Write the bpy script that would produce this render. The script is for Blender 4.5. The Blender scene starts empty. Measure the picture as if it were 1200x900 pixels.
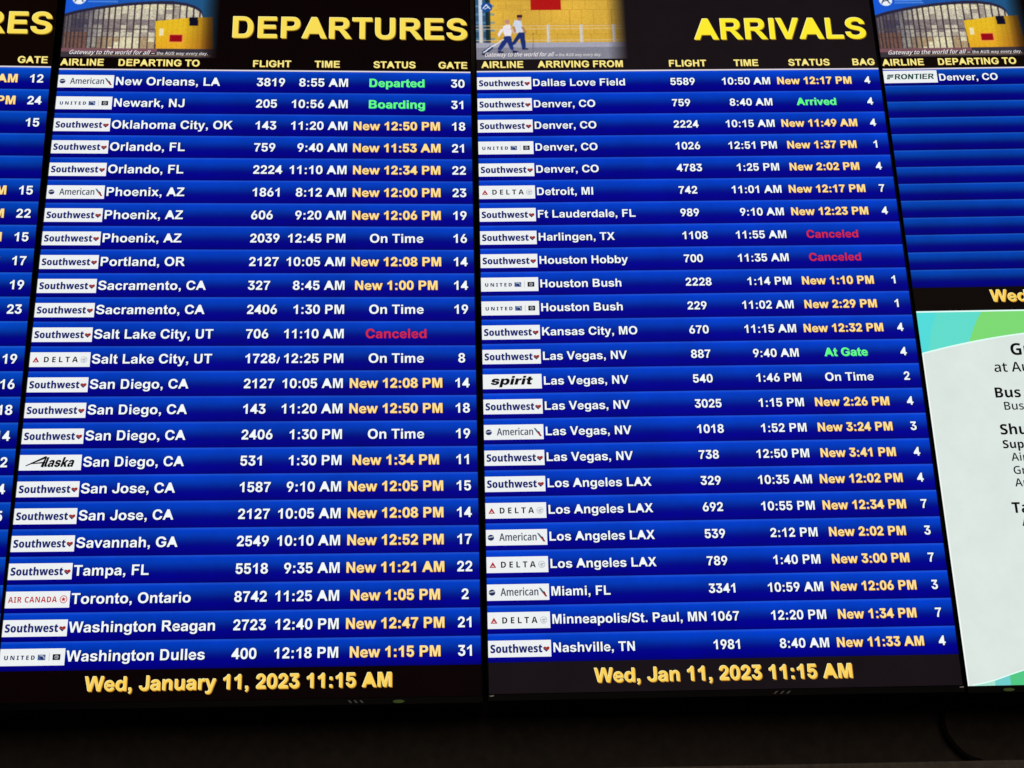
import bpy, math, random
import numpy as np
from mathutils import Matrix, Vector
from mathutils.geometry import tessellate_polygon

sc = bpy.context.scene
# ------------------------------------------------------------------ camera
cam_data = bpy.data.cameras.new('camera')
cam = bpy.data.objects.new('camera', cam_data)
sc.collection.objects.link(cam)
cam_data.sensor_fit = 'HORIZONTAL'
cam_data.sensor_width = 36.0
cam_data.lens = 36.0 * 1550.0 / 1200.0
cam_data.shift_x = (600 - 577.69) / 1200.0
cam_data.shift_y = (461.32 - 450) / 1200.0
cam_data.clip_start = 0.05
cam_data.clip_end = 100.0
M = ((0.99923, -0.0089, 0.0381), (-0.03297, 0.33264, 0.94248), (-0.02106, -0.94301, 0.33209))
rot = Matrix(((M[0][0], -M[0][1], -M[0][2]), (M[1][0], -M[1][1], -M[1][2]), (M[2][0], -M[2][1], -M[2][2])))
cam.matrix_world = Matrix.Translation((0, 0, 1.6)) @ rot.to_4x4()
sc.camera = cam
# ------------------------------------------------------------------ world, lamps, exposure
world = bpy.data.worlds.new('World'); sc.world = world
world.use_nodes = True
bgn = world.node_tree.nodes['Background']
bgn.inputs[0].default_value = (1.0, 0.88, 0.75, 1); bgn.inputs[1].default_value = 0.004
def area_lamp(name, loc, target, size, power, color):
    ld = bpy.data.lights.new(name, 'AREA'); ld.shape = 'RECTANGLE'
    ld.size, ld.size_y = size; ld.energy = power; ld.color = color
    o = bpy.data.objects.new(name, ld); sc.collection.objects.link(o)
    o.location = loc
    o.rotation_euler = (Vector(target) - Vector(loc)).to_track_quat('-Z', 'Y').to_euler()
area_lamp('hall_ceiling_light', (0.6, -2.4, 3.9), (0.2, 2.0, 1.3), (5.0, 3.0), 40, (1.0, 0.86, 0.72))
sc.view_settings.view_transform = 'Standard'
sc.view_settings.look = 'None'
sc.view_settings.exposure = 0
sc.view_settings.gamma = 1
sc.view_settings.use_curve_mapping = False

# ------------------------------------------------------------------ materials
def lin(c):
    r = []
    for v in c:
        v /= 255.0
        r.append(v / 12.92 if v <= 0.04045 else ((v + 0.055) / 1.055) ** 2.4)
    return tuple(r)
def new_mat(name):
    m = bpy.data.materials.new(name); m.use_nodes = True
    nt = m.node_tree
    return m, nt, nt.nodes['Principled BSDF']
_em = {}
def lit(rgb, noise=0.0, nscale=30.0):
    """lit pixels of a display, in the given sRGB colour"""
    key = (tuple(rgb), noise)
    if key in _em: return _em[key]
    m, nt, b = new_mat('screen_pixels_%d_%d_%d' % tuple(rgb))
    b.inputs['Base Color'].default_value = (0.0, 0.0, 0.0, 1)
    b.inputs['Roughness'].default_value = 0.3
    b.inputs['Specular IOR Level'].default_value = 0.04
    c = lin(rgb) + (1,)
    if noise:
        tc = nt.nodes.new('ShaderNodeTexCoord')
        n = nt.nodes.new('ShaderNodeTexNoise'); n.inputs['Scale'].default_value = nscale
        n.inputs['Detail'].default_value = 5; n.inputs['Roughness'].default_value = 0.65
        r = nt.nodes.new('ShaderNodeMapRange')
        r.inputs['From Min'].default_value = 0.3; r.inputs['From Max'].default_value = 0.7
        r.inputs['To Min'].default_value = 1 - noise; r.inputs['To Max'].default_value = 1 + noise
        nt.links.new(tc.outputs['Object'], n.inputs['Vector'])
        nt.links.new(n.outputs['Fac'], r.inputs['Value'])
        nt.links.new(r.outputs['Result'], b.inputs['Emission Strength'])
        b.inputs['Emission Color'].default_value = c
    else:
        b.inputs['Emission Color'].default_value = c
        b.inputs['Emission Strength'].default_value = 1.0
    _em[key] = m
    return m
def picture_mat(name):
    m, nt, b = new_mat(name)
    b.inputs['Base Color'].default_value = (0.0, 0.0, 0.0, 1)
    b.inputs['Roughness'].default_value = 0.3
    b.inputs['Specular IOR Level'].default_value = 0.04
    a = nt.nodes.new('ShaderNodeVertexColor'); a.layer_name = 'picture'
    nt.links.new(a.outputs['Color'], b.inputs['Emission Color'])
    b.inputs['Emission Strength'].default_value = 1.0
    return m
def row_mat(name, tint, h):
    """blue table row: light edge on top, fading to dark navy, as the display draws it"""
    m, nt, b = new_mat(name)
    b.inputs['Base Color'].default_value = (0.0, 0.0, 0.0, 1)
    b.inputs['Roughness'].default_value = 0.3
    b.inputs['Specular IOR Level'].default_value = 0.04
    tc = nt.nodes.new('ShaderNodeTexCoord'); sp = nt.nodes.new('ShaderNodeSeparateXYZ')
    nt.links.new(tc.outputs['Object'], sp.inputs['Vector'])
    mr = nt.nodes.new('ShaderNodeMapRange')
    mr.inputs['From Min'].default_value = 0; mr.inputs['From Max'].default_value = -h * K
    nt.links.new(sp.outputs['Z'], mr.inputs['Value'])
    cr = nt.nodes.new('ShaderNodeValToRGB')
    stops = [(0.0, (30, 84, 208)), (0.05, (22, 76, 206)), (0.09, (0, 64, 200)), (0.28, (0, 57, 178)), (0.44, (0, 40, 152)),
             (0.55, (0, 22, 138)), (0.65, (0, 6, 134)), (0.76, (0, 0, 138)), (0.93, (0, 0, 126)), (1.0, (0, 0, 106))]
    els = cr.color_ramp.elements
    while len(els) < len(stops): els.new(0.5)
    for e, (p, c) in zip(els, stops):
        e.position = p
        c = [min(255, a * t) for a, t in zip(c, tint)]
        e.color = lin(c) + (1,)
    nt.links.new(mr.outputs['Result'], cr.inputs['Fac'])
    nt.links.new(cr.outputs['Color'], b.inputs['Emission Color'])
    g = nt.nodes.new('ShaderNodeNewGeometry')
    n = nt.nodes.new('ShaderNodeTexNoise'); n.inputs['Scale'].default_value = 9; n.inputs['Detail'].default_value = 6
    n.inputs['Roughness'].default_value = 0.7
    r = nt.nodes.new('ShaderNodeMapRange')
    r.inputs['From Min'].default_value = 0.3; r.inputs['From Max'].default_value = 0.7
    r.inputs['To Min'].default_value = 0.76; r.inputs['To Max'].default_value = 1.04
    nt.links.new(g.outputs['Position'], n.inputs['Vector']); nt.links.new(n.outputs['Fac'], r.inputs['Value'])
    nt.links.new(r.outputs['Result'], b.inputs['Emission Strength'])
    return m
def solid(name, rgb, rough, spec=0.5, nscale=0.0, namp=0.0):
    m, nt, b = new_mat(name)
    b.inputs['Base Color'].default_value = tuple(rgb) + (1,)
    b.inputs['Roughness'].default_value = rough
    b.inputs['Specular IOR Level'].default_value = spec
    if nscale:
        tc = nt.nodes.new('ShaderNodeTexCoord')
        n = nt.nodes.new('ShaderNodeTexNoise'); n.inputs['Scale'].default_value = nscale; n.inputs['Detail'].default_value = 8
        cr = nt.nodes.new('ShaderNodeValToRGB')
        cr.color_ramp.elements[0].position = 0.3; cr.color_ramp.elements[1].position = 0.7
        cr.color_ramp.elements[0].color = tuple(c * (1 - namp) for c in rgb) + (1,)
        cr.color_ramp.elements[1].color = tuple(c * (1 + namp) for c in rgb) + (1,)
        nt.links.new(tc.outputs['Object'], n.inputs['Vector']); nt.links.new(n.outputs['Fac'], cr.inputs['Fac'])
        nt.links.new(cr.outputs['Color'], b.inputs['Base Color'])
        bp = nt.nodes.new('ShaderNodeBump'); bp.inputs['Strength'].default_value = 0.15
        nt.links.new(n.outputs['Fac'], bp.inputs['Height']); nt.links.new(bp.outputs['Normal'], b.inputs['Normal'])
    return m
K = 0.68 / 1080.0          # metres for one display pixel
LAY = 0.00012              # step between drawn layers on a display

M_BEZEL = solid('black_bezel_plastic', (0.0012, 0.0012, 0.0014), 0.25, 0.12)
M_TRIM = solid('bezel_inner_trim', (0.03, 0.03, 0.028), 0.22, 0.6)
M_HOUSING = solid('black_housing', (0.008, 0.008, 0.008), 0.6, 0.3)
M_GREY = solid('grey_print', (0.32, 0.31, 0.3), 0.5)
M_GLINT = solid('painted_glint', (0.85, 0.85, 0.83), 0.3)  # near-white colour standing in for a specular glint
M_GREEN = solid('green_sticker', (0.22, 0.4, 0.08), 0.5)
M_WALL = solid('dark_brown_paint', (0.045, 0.034, 0.026), 0.75, 0.3, 60, 0.25)
M_LEDGE = solid('brown_ledge_paint', (0.16, 0.135, 0.11), 0.6, 0.4, 90, 0.3)
M_CABLE = solid('black_cable_rubber', (0.003, 0.003, 0.003), 0.7, 0.15)

# ------------------------------------------------------------------ lettering
GLYPH_DATA = {
'B': ''' 278;
,278;66 0 66 137 203 137 203 39 200 -15 188 -60 160 -100 115 -135 89 -150 62 -94 100 -75 120 -50 130 -20 132 0
.278;72 0 72 137 209 137 209 0
/278;0 -12 178 728 280 728 104 -12
0556;278 -10 239 -8 203 1 170 15 141 34 115 58 93 87 74 121 58 160 46 203 37 251 32 302 30 358 32 414 37 465 46 513 58 556 74 595 93 629 116 658 141 683 171 702 203 716 239 724 278 727 317 724 353 716 386 702 415 683 441 658 463 629 482 595 498 556 510 513 519 465 524 414 526 358 524 302 519 251 510 203 498 160 482 121 463 87 441 58 415 34 386 14 353 1 317 -8;278 122 296 124 312 129 326 137 339 149 350 164 359 182 367 203 374 228 379 255 383 286 385 321 386 358 385 395 383 430 379 461 374 489 367 514 359 535 350 553 339 568 326 580 312 588 296 593 278 595 261 593 245 588 230 580 218 568 206 553 197 535 189 514 182 489 177 461 173 430 171 395 170 358 171 321 173 286 177 255 182 228 189 203 197 182 206 164 218 149 230 137 245 129 261 124
1556;393 0 256 0 256 517 205 477 147 441 79 413 79 538 130 560 190 596 240 645 271 690 282 719 393 719
2556;53 0 53 118 281 347 316 385 326 397 335 409 343 421 350 432 356 444 364 470 367 498 364 527 355 551 349 562 341 571 333 579 323 586 301 595 275 598 261 597 248 594 236 590 225 584 215 577 207 568 199 557 193 545 187 532 184 517 182 501 181 483 46 483 48 520 53 553 62 584 75 613 90 638 109 661 130 681 155 697 182 710 211 719 242 725 275 727 309 725 340 720 368 712 395 700 419 685 441 667 460 646 475 623 488 598 497 570 502 540 504 509 503 487 500 466 496 445 489 424 480 404 469 383 455 361 439 339 421 316 399 291 374 264 346 235 250 135 250 132 510 132 510 0
3556;274 -10 238 -8 205 -3 174 6 146 19 120 36 98 55 78 76 62 101 48 127 39 156 33 186 31 218 172 218 176 190 186 167 194 156 202 147 222 133 234 128 247 124 260 122 274 121 288 122 301 124 313 128 325 134 335 141 345 149 353 159 359 170 365 182 369 196 371 210 372 226 369 254 359 279 351 290 343 300 333 309 321 317 308 323 293 327 278 329 261 330 183 330 183 432 321 581 321 584 63 584 63 717 491 717 491 596 285 381 285 416 319 419 352 418 382 412 409 402 434 388 455 371 474 352 490 329 502 303 511 276 516 247 518 216 516 183 510 153 500 124 486 97 469 73 449 52 426 34 400 18 371 6 341 -3 308 -8
4556;312 0 312 144 18 144 18 264 329 719 445 719 445 265 534 265 534 144 445 144 445 0;312 265 147 265 312 510
5556;274 -10 242 -8 211 -3 182 6 155 18 130 34 108 52 88 73 72 96 58 123 49 151 42 181 39 213 177 213 181 186 191 162 198 152 206 143 216 135 226 129 249 119 275 116 289 117 303 120 316 125 327 132 338 140 348 150 356 161 363 174 369 188 373 204 375 220 376 237 375 255 372 271 368 287 363 301 356 314 347 326 338 336 327 345 315 351 302 356 289 359 274 360 259 359 244 356 231 351 217 345 195 327 187 316 180 303 52 321 77 717 477 717 477 584 198 584 184 418 187 418 197 431 209 443 223 453 238 462 255 470 273 475 292 478 312 479 333 478 353 474 372 469 391 461 409 452 425 440 441 427 455 412 468 395 479 377 489 357 498 336 504 314 509 291 512 267 513 242 511 206 506 172 496 141 483 111 467 85 447 61 425 40 400 22 372 8 342 -2 309 -8
6556;281 -10 249 -8 218 -2 189 7 161 20 136 36 113 55 93 78 76 104 62 133 52 164 46 198 44 235 45 264 49 293 55 321 64 349 75 378 89 408 105 439 123 471 269 717 415 717 221 394 183 394 194 410 209 426 229 440 241 447 253 452 267 457 281 460 297 462 313 463 342 461 369 456 394 447 417 436 438 420 457 403 473 382 487 358 498 331 506 303 511 271 512 238 510 202 505 168 495 137 482 108 466 82 447 58 425 38 400 21 373 8 344 -2 314 -8;279 116 293 117 306 120 319 125 330 132 341 140 350 150 358 161 365 174 371 188 375 202 378 218 378 251 375 267 371 282 365 295 358 308 350 319 341 329 330 337 319 344 306 349 293 351 279 352 265 351 252 349 239 344 228 337 217 329 208 319 199 308 192 295 187 282 183 267 180 251 179 235 180 218 183 203 187 188 192 174 199 161 208 150 217 140 228 132 239 125 252 120 265 117
7556;43 579 43 707 513 707 513 607 440 515 372 390 322 250 298 120 290 0 153 0 158 110 186 240 230 360 290 475 357 579
8556;278 -10 242 -9 209 -4 178 5 149 16 123 30 100 47 79 66 62 88 48 112 39 137 33 164 31 193 32 216 35 237 41 257 49 277 60 295 71 311 85 326 101 339 118 350 136 359 155 366 175 371 175 373 149 381 125 393 105 409 86 428 72 451 61 476 55 504 53 533 54 561 60 586 69 611 82 633 97 654 116 672 137 688 161 702 188 713 216 721 246 725 278 727 310 725 340 721 368 713 394 702 418 688 440 672 458 654 474 633 487 611 496 586 501 561 503 533 501 504 495 476 484 451 469 428 451 409 430 393 407 381 381 373 381 371 401 366 420 359 438 350 455 339 470 326 484 311 496 295 506 277 515 257 521 237 524 216 525 193 523 164 517 137 507 112 494 88 476 66 456 47 433 30 406 16 377 5 346 -4 313 -9;292 107 305 110 318 114 330 119 340 126 350 134 358 144 365 154 374 179 377 206 374 234 364 258 357 269 349 279 340 287 329 294 317 300 305 304 292 306 278 307 264 306 251 304 238 300 227 294 216 287 207 279 198 269 191 259 182 234 178 206 182 179 191 154 198 144 206 135 215 126 226 119 238 114 250 110 263 107;278 425 302 428 323 437 340 450 353 469 361 491 364 516 361 541 353 563 340 581 323 595 302 603 278 606 254 603 233 595 215 581 202 563 194 541 191 516 194 491 202 469 215 451 233 437 254 428
9556;275 726 307 725 338 719 367 710 395 697 420 681 443 661 463 639 480 613 494 584 504 553 510 518 512 482 511 453 507 424 501 396 492 368 481 339 467 309 451 278 433 246 287 0 141 0 334 323 373 323 362 307 347 291 337 283 327 276 303 264 289 260 275 257 259 255 243 254 214 256 187 261 162 269 139 281 118 296 99 314 83 335 69 359 58 385 50 414 45 445 44 479 46 515 51 548 61 580 74 609 90 635 109 658 131 678 156 695 183 709 212 719 243 725;277 600 263 599 250 596 238 592 226 585 215 576 206 567 198 555 191 543 185 529 181 514 178 499 178 466 181 450 185 435 191 421 198 409 206 398 215 388 226 380 238 373 250 368 263 365 277 364 291 365 304 368 317 373 328 379 339 388 348 398 357 409 364 421 369 435 373 450 376 465 376 498 373 514 369 529 364 543 357 555 348 567 339 576 328 585 317 592 304 596 291 599
:333;98 0 98 137 235 137 235 0;98 382 98 519 235 519 235 382
A722;718 0 561 0 499 163 213 163 154 0 1 0 280 716 433 716;452 283 257 283 354 548
B722;73 0 73 716 359 716 440 714 500 706 550 688 592 650 620 600 629 531 620 470 590 420 536 378 590 352 632 312 656 260 663 209 655 150 632 95 592 48 536 18 480 6 316 0;217 597 217 431 312 431 392 434 430 440 460 458 478 485 484 515 478 548 462 573 435 588 410 594 300 597;217 312 217 121 351 121 430 123 465 130 490 150 506 180 511 215 506 250 490 280 465 300 430 308 337 312
C722;374 -10 328 -8 284 1 242 14 203 34 167 58 135 87 107 121 84 160 65 203 51 251 43 302 40 358 43 414 51 466 65 513 84 557 108 596 136 630 167 659 203 683 242 702 284 716 328 724 374 727 405 726 434 722 462 717 489 709 515 700 539 688 562 674 583 658 602 641 620 621 636 600 650 577 662 553 672 526 679 498 684 469 536 469 533 484 528 498 523 511 517 523 501 545 492 554 482 563 471 571 460 577 448 583 435 588 421 592 407 594 392 596 377 596 349 595 324 589 299 580 277 568 257 552 240 533 225 511 212 486 202 458 194 428 190 394 189 358 190 321 194 288 202 257 212 229 225 204 240 182 258 163 278 148 300 136 324 127 349 122 377 120 407 122 421 125 434 129 447 134 459 139 471 146 482 154 492 162 501 172 509 182 523 206 528 219 533 233 536 247 685 247 680 221 673 196 664 171 653 147 640 125 625 104 608 84 589 65 568 49 545 34 520 21 494 10 467 1 437 -5 407 -9
D722;72 0 72 716 336 716 400 712 461 700 500 683 535 660 570 625 600 585 625 535 642 480 651 420 654 354 651 280 640 220 620 165 595 115 560 72 520 38 465 13 400 3 344 0;217 121 325 121 385 124 425 133 460 160 480 195 494 240 502 295 505 358 502 425 493 475 478 515 457 550 425 577 385 590 345 594 303 595 217 595
E667;73 0 73 716 604 716 604 595 217 595 217 436 577 436 577 315 217 315 217 121 617 121 617 0
F611;74 0 74 716 565 716 565 595 218 595 218 425 517 425 517 304 218 304 218 0
G778;401 -10 349 -7 301 1 256 15 214 35 176 60 142 89 113 124 88 163 68 206 54 253 45 303 43 357 46 413 54 465 69 513 89 556 115 595 145 629 179 658 217 683 258 702 302 716 349 724 398 727 430 726 460 722 490 717 518 709 546 699 571 688 595 674 618 659 639 642 658 623 675 603 689 581 702 558 712 534 720 509 725 483 566 483 562 495 557 508 551 519 544 530 537 540 519 558 509 566 498 573 486 579 474 584 461 589 447 592 417 596 401 596 372 595 345 589 319 581 296 568 274 553 255 534 239 512 225 487 214 459 207 428 202 395 200 359 202 322 207 289 214 258 225 230 239 205 255 183 274 164 296 149 319 136 345 127 373 122 403 120 429 121 454 125 476 131 497 139 516 150 532 162 546 176 558 193 568 211 575 230 579 251 580 274 614 270 415 270 415 381 732 381 732 291 729 247 721 205 708 167 689 131 666 99 639 71 607 47 572 27 533 11 492 -1 448 -8
H722;73 0 73 716 217 716 217 434 501 434 501 716 645 716 645 0 501 0 501 313 217 313 217 0
I278;72 0 72 716 216 716 216 0
J556;365 716 509 716 509 262 505 180 492 123 470 75 435 35 380 5 330 -8 270 -12 200 -5 150 13 100 42 60 90 38 145 27 213 163 229 168 170 182 138 215 112 263 105 310 112 342 138 358 180 365 256
K722;75 0 75 716 219 716 219 398 511 716 705 716 436 438 720 0 533 0 336 337 219 217 219 0
L611;77 0 77 710 221 710 221 121 578 121 578 0
M833;71 0 71 716 287 716 417 228 546 716 762 716 762 0 628 0 628 564 486 0 347 0 205 564 205 0
N722;73 0 73 716 214 716 507 238 507 716 641 716 641 0 496 0 208 467 208 0
O778;389 -10 341 -8 295 1 252 14 212 34 174 58 141 87 112 121 87 160 67 203 53 251 44 302 42 358 44 414 53 466 67 513 87 557 112 596 141 630 174 659 212 683 252 702 295 716 341 724 389 727 437 724 483 716 526 702 567 683 604 659 637 630 666 596 691 557 711 513 725 466 734 414 736 358 734 302 725 250 711 203 691 160 666 121 637 87 604 58 567 33 526 14 483 1 437 -8;389 120 417 122 443 127 467 136 490 148 511 163 529 182 544 203 558 228 568 256 576 287 581 321 582 358 581 395 576 429 568 460 558 488 544 513 529 535 511 554 490 569 467 581 443 590 417 595 389 596 361 595 335 590 311 581 288 569 268 553 250 535 234 513 220 488 210 460 202 429 197 395 196 358 197 321 202 287 210 256 220 228 234 203 250 182 268 163 288 148 311 136 335 127 361 122
P667;73 0 73 716 305 716 410 714 477 707 520 692 555 665 585 625 605 570 614 496 608 435 590 385 562 345 530 316 480 290 420 275 312 270 217 270 217 0;217 595 217 391 296 391 370 394 410 401 440 423 460 455 466 493 458 535 436 567 400 588 360 594 287 595
R722;73 0 73 716 377 716 470 711 544 696 575 680 602 650 625 610 638 560 640 515 636 465 622 425 598 388 565 355 520 330 470 316 510 288 548 254 590 200 630 140 717 0 544 0 440 155 385 235 352 274 320 292 270 299 217 299 217 0;217 413 324 413 400 414 454 422 478 443 490 475 493 506 485 545 465 575 430 592 380 595 330 595 217 595
S667;338 -11 294 -9 253 -4 215 5 181 17 149 32 122 50 98 72 78 97 62 125 50 156 43 190 40 227 188 227 190 209 194 192 201 177 209 164 220 152 232 141 246 133 261 125 279 120 297 116 317 113 338 112 358 113 376 115 394 119 410 124 424 130 437 137 448 146 457 156 465 167 470 178 473 191 475 204 471 226 460 245 452 253 442 260 430 267 417 274 401 280 384 285 365 291 345 295 265 314 218 327 176 343 141 362 111 385 88 410 71 440 61 473 58 510 60 542 67 571 78 599 94 624 113 647 137 667 163 685 193 700 226 712 261 720 298 725 338 727 378 725 416 720 451 711 483 699 512 684 538 667 560 646 579 623 594 597 605 569 612 539 615 507 469 507 465 529 457 548 445 564 430 579 411 590 389 598 365 602 337 604 319 603 301 601 285 598 271 593 258 587 246 580 236 572 228 563 221 553 217 542 214 531 213 519 217 496 228 477 237 469 247 462 258 455 271 449 286 443 301 438 317 434 335 429 403 414 428 408 452 401 474 394 495 385 515 376 534 366 551 355 566 343 580 330 592 316 603 300 611 284 618 266 623 248 626 228 627 207 625 175 619 145 608 117 593 91 574 68 551 48 524 30 493 16 459 4 422 -4 382 -9
T611;234 0 234 595 21 595 21 716 590 716 590 595 378 595 378 0
U722;72 716 217 716 217 328 219 250 225 210 235 180 255 148 290 125 325 115 360 112 395 115 425 122 450 135 470 152 490 195 500 245 502 320 502 716 646 716 646 340 643 230 633 165 618 120 595 80 550 35 500 8 440 -8 364 -12 300 -9 240 1 195 15 145 50 108 95 85 150 75 230 72 334
V667;255 0 -1 716 156 716 337 186 512 716 666 716 410 0
W944;172 0 1 716 149 716 257 224 388 716 560 716 686 216 796 716 942 716 768 0 615 0 472 536 329 0
X667;0 0 245 374 23 716 192 716 336 486 477 716 645 716 422 369 667 0 493 0 334 248 174 0
Y667;261 0 261 301 -1 716 168 716 337 433 502 716 668 716 405 300 405 0
Z611;10 0 10 130 386 595 53 595 53 716 573 716 573 605 181 121 588 121 588 0
a556;207 -9 183 -8 159 -5 138 0 117 8 98 17 82 29 67 43 55 58 45 76 37 96 33 119 32 143 33 163 36 182 41 199 48 214 57 228 67 240 79 251 92 260 106 268 122 276 138 282 156 287 174 291 192 294 211 297 231 299 252 302 272 304 289 306 305 308 329 313 345 320 355 331 358 345 358 348 355 367 348 383 336 397 320 406 299 412 275 414 250 412 228 406 210 397 195 384 185 370 178 353 47 367 54 390 62 411 74 430 88 448 104 463 123 477 143 489 166 499 191 507 218 512 246 516 277 517 299 516 321 514 342 511 363 506 382 500 401 493 418 485 434 475 448 463 461 450 472 436 482 421 489 404 495 385 498 365 499 343 499 0 363 0 363 71 360 71 353 59 345 48 336 38 326 29 315 20 303 13 290 6 276 1 260 -4 244 -7 226 -9;247 87 263 88 278 90 293 94 306 100 318 107 328 115 337 124 345 134 351 146 355 158 358 170 359 183 359 237 351 233 328 226 314 223 299 221 284 218 269 216 255 214 231 209 210 202 192 193 179 181 170 165 167 147 170 129 178 114 190 103 206 94 225 89
b611;356 -9 337 -8 318 -6 301 -2 286 3 272 10 258 18 247 27 236 37 226 47 210 69 204 80 199 80 199 0 58 0 58 691 201 691 201 428 205 428 211 439 227 461 236 471 247 481 259 489 272 497 286 504 301 510 318 514 337 516 357 517 387 515 416 509 443 500 468 486 491 469 512 449 531 425 546 397 559 366 568 332 574 295 576 254 574 214 568 177 560 143 547 112 532 84 514 60 493 39 469 22 444 8 416 -1 387 -7;314 102 332 103 348 107 363 113 376 121 389 132 399 144 408 158 416 174 421 192 426 212 428 232 429 254 428 276 426 297 421 316 416 334 408 350 399 364 389 376 377 387 363 395 348 401 332 404 314 406 296 404 280 401 265 395 251 387 239 377 228 364 219 350 211 334 205 317 201 297 198 277 197 254 198 232 201 212 205 192 211 174 219 158 228 144 239 132 251 121 265 113 280 107 297 103
c556;289 -10 251 -8 216 -2 184 8 154 23 127 41 103 62 83 87 66 115 52 146 42 179 37 215 35 253 37 291 42 327 52 360 66 391 83 419 103 444 127 466 154 484 184 498 216 509 251 515 289 517 312 516 335 514 356 510 377 504 396 497 414 489 431 479 447 468 462 456 475 442 487 427 497 411 506 394 513 376 519 357 523 337 390 321 385 340 378 357 369 371 357 384 343 394 328 401 310 406 291 407 273 406 257 402 242 396 228 388 217 377 206 365 197 350 190 334 184 316 180 297 178 276 177 253 178 231 180 210 184 191 190 173 197 157 206 142 217 129 229 119 242 110 257 104 273 101 291 99 310 101 328 105 344 113 357 123 369 136 379 151 386 169 391 188 523 172 519 152 514 132 507 114 498 97 488 81 476 66 463 52 448 39 432 28 415 18 397 10 377 2 357 -3 335 -7 312 -10
d611;255 -9 224 -7 195 -1 168 8 142 22 118 39 98 60 79 84 64 112 51 143 43 177 37 214 35 254 37 295 43 332 52 366 65 397 80 425 99 449 120 469 143 486 169 500 196 509 224 515 254 517 274 516 293 514 310 510 325 504 339 497 352 489 364 481 375 471 384 461 393 450 400 439 406 428 410 428 410 691 553 691 553 0 412 0 412 80 407 80 401 69 385 47 365 27 353 18 340 10 325 3 310 -2 293 -6 275 -8;297 102 315 103 331 107 346 113 360 121 372 132 383 144 392 158 400 174 406 192 410 212 413 232 414 254 413 277 410 297 406 317 400 334 392 350 383 364 372 377 360 387 346 395 331 401 315 404 297 406 279 404 263 401 248 395 235 387 222 376 212 364 203 350 195 334 190 316 185 297 183 276 182 254 183 232 185 212 190 192 195 174 203 158 212 144 223 132 235 121 248 113 263 107 279 103
e556;287 -10 249 -8 214 -2 182 8 152 22 126 40 102 61 82 86 65 114 51 145 42 178 36 214 34 253 36 291 42 326 51 360 65 390 82 419 102 444 125 465 151 484 180 498 211 509 245 515 281 517 306 516 331 513 354 508 377 500 398 491 418 479 437 466 454 450 470 433 483 413 495 392 505 369 513 344 519 317 523 288 524 257 524 219 89 219 89 306 456 306 392 284 392 303 389 320 385 337 380 352 373 366 364 378 354 388 342 397 330 404 315 409 300 412 282 413 265 412 250 409 235 404 222 397 210 388 200 378 191 366 184 353 178 338 174 322 171 306 170 288 170 227 171 206 174 187 179 170 185 154 193 140 203 128 214 118 227 109 241 102 256 97 272 95 290 94 314 95 335 101 354 110 370 122 382 137 391 155 517 140 510 118 500 97 488 79 474 61 457 45 438 31 418 19 395 8 370 0 344 -6 316 -9
f333;309 509 309 403 8 403 8 509;90 0 90 557 91 582 94 605 100 625 108 643 118 660 131 674 144 686 160 695 178 703 197 708 217 712 238 713 265 712 289 709 308 706 322 703 307 597 299 599 288 601 276 602 265 602 241 599 225 588 217 571 214 546 214 0
g611;297 -203 264 -202 233 -199 204 -194 178 -186 154 -176 133 -165 114 -152 98 -137 84 -121 72 -104 63 -85 57 -66 185 -44 193 -59 205 -73 221 -85 242 -94 254 -98 267 -100 281 -102 296 -103 322 -101 345 -96 364 -88 381 -77 394 -63 404 -45 410 -24 411 0 411 89 404 89 398 77 390 67 382 56 373 46 362 37 351 29 338 22 324 16 309 11 292 8 274 6 254 5 224 7 195 12 168 21 142 34 119 50 98 69 80 92 64 119 52 148 43 181 37 217 35 256 37 296 43 333 52 367 65 398 80 425 99 449 120 469 143 486 169 500 196 509 224 515 254 517 274 516 293 514 310 510 325 504 340 497 353 489 365 480 376 471 394 449 401 439 408 427 412 427 412 509 553 509 553 9 551 -25 545 -57 535 -85 521 -111 503 -133 481 -152 457 -168 430 -181 400 -191 368 -198 333 -202;297 112 314 113 331 116 346 122 359 129 372 139 383 151 392 164 400 180 406 197 410 215 413 236 414 257 413 279 410 300 406 319 400 336 392 352 383 366 372 378 360 388 346 396 331 402 314 405 297 406 279 405 263 402 248 396 234 388 222 377 212 365 203 351 195 336 189 318 185 299 183 279 182 257 183 236 185 216 189 197 195 180 203 164 212 151 222 139 235 129 248 122 263 116 279 113
h611;544 0 407 0 407 265 403 340 395 378 375 405 333 418 290 410 250 387 220 345 207 290 204 235 204 0 67 0 67 716 204 716 204 453 240 490 300 522 365 531 425 524 480 500 520 460 538 410 544 322
i278;72 589 72 716 209 716 209 589;72 0 72 519 209 519 209 0
j278;62 509 216 509 216 -31 215 -58 210 -82 203 -104 192 -123 179 -140 162 -154 144 -167 122 -176 98 -184 72 -190 43 -193 12 -194 -30 -194 -30 -85 -4 -85 12 -84 26 -81 38 -77 47 -70 53 -62 58 -51 61 -39 62 -25;139 575 122 576 106 580 91 586 78 596 67 607 60 619 55 632 53 647 55 661 60 675 67 687 78 698 91 707 106 713 122 717 139 718 156 717 172 713 187 707 200 698 211 687 219 675 223 661 225 646 223 632 219 619 211 607 200 596 187 586 172 580 156 576
k556;67 0 67 716 204 716 204 336 365 519 534 519 356 329 547 0 399 0 268 234 204 167 204 0
l278;72 0 72 716 209 716 209 0
m889;62 0 62 519 188 519 188 448 230 495 290 525 345 531 400 524 445 500 478 453 520 500 570 525 630 531 700 522 755 490 790 440 800 390 803 332 803 0 666 0 666 297 662 355 650 395 625 415 595 421 555 412 520 382 505 330 502 250 502 0 365 0 365 285 362 350 352 393 330 415 298 421 255 410 220 380 203 330 199 252 199 0
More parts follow.
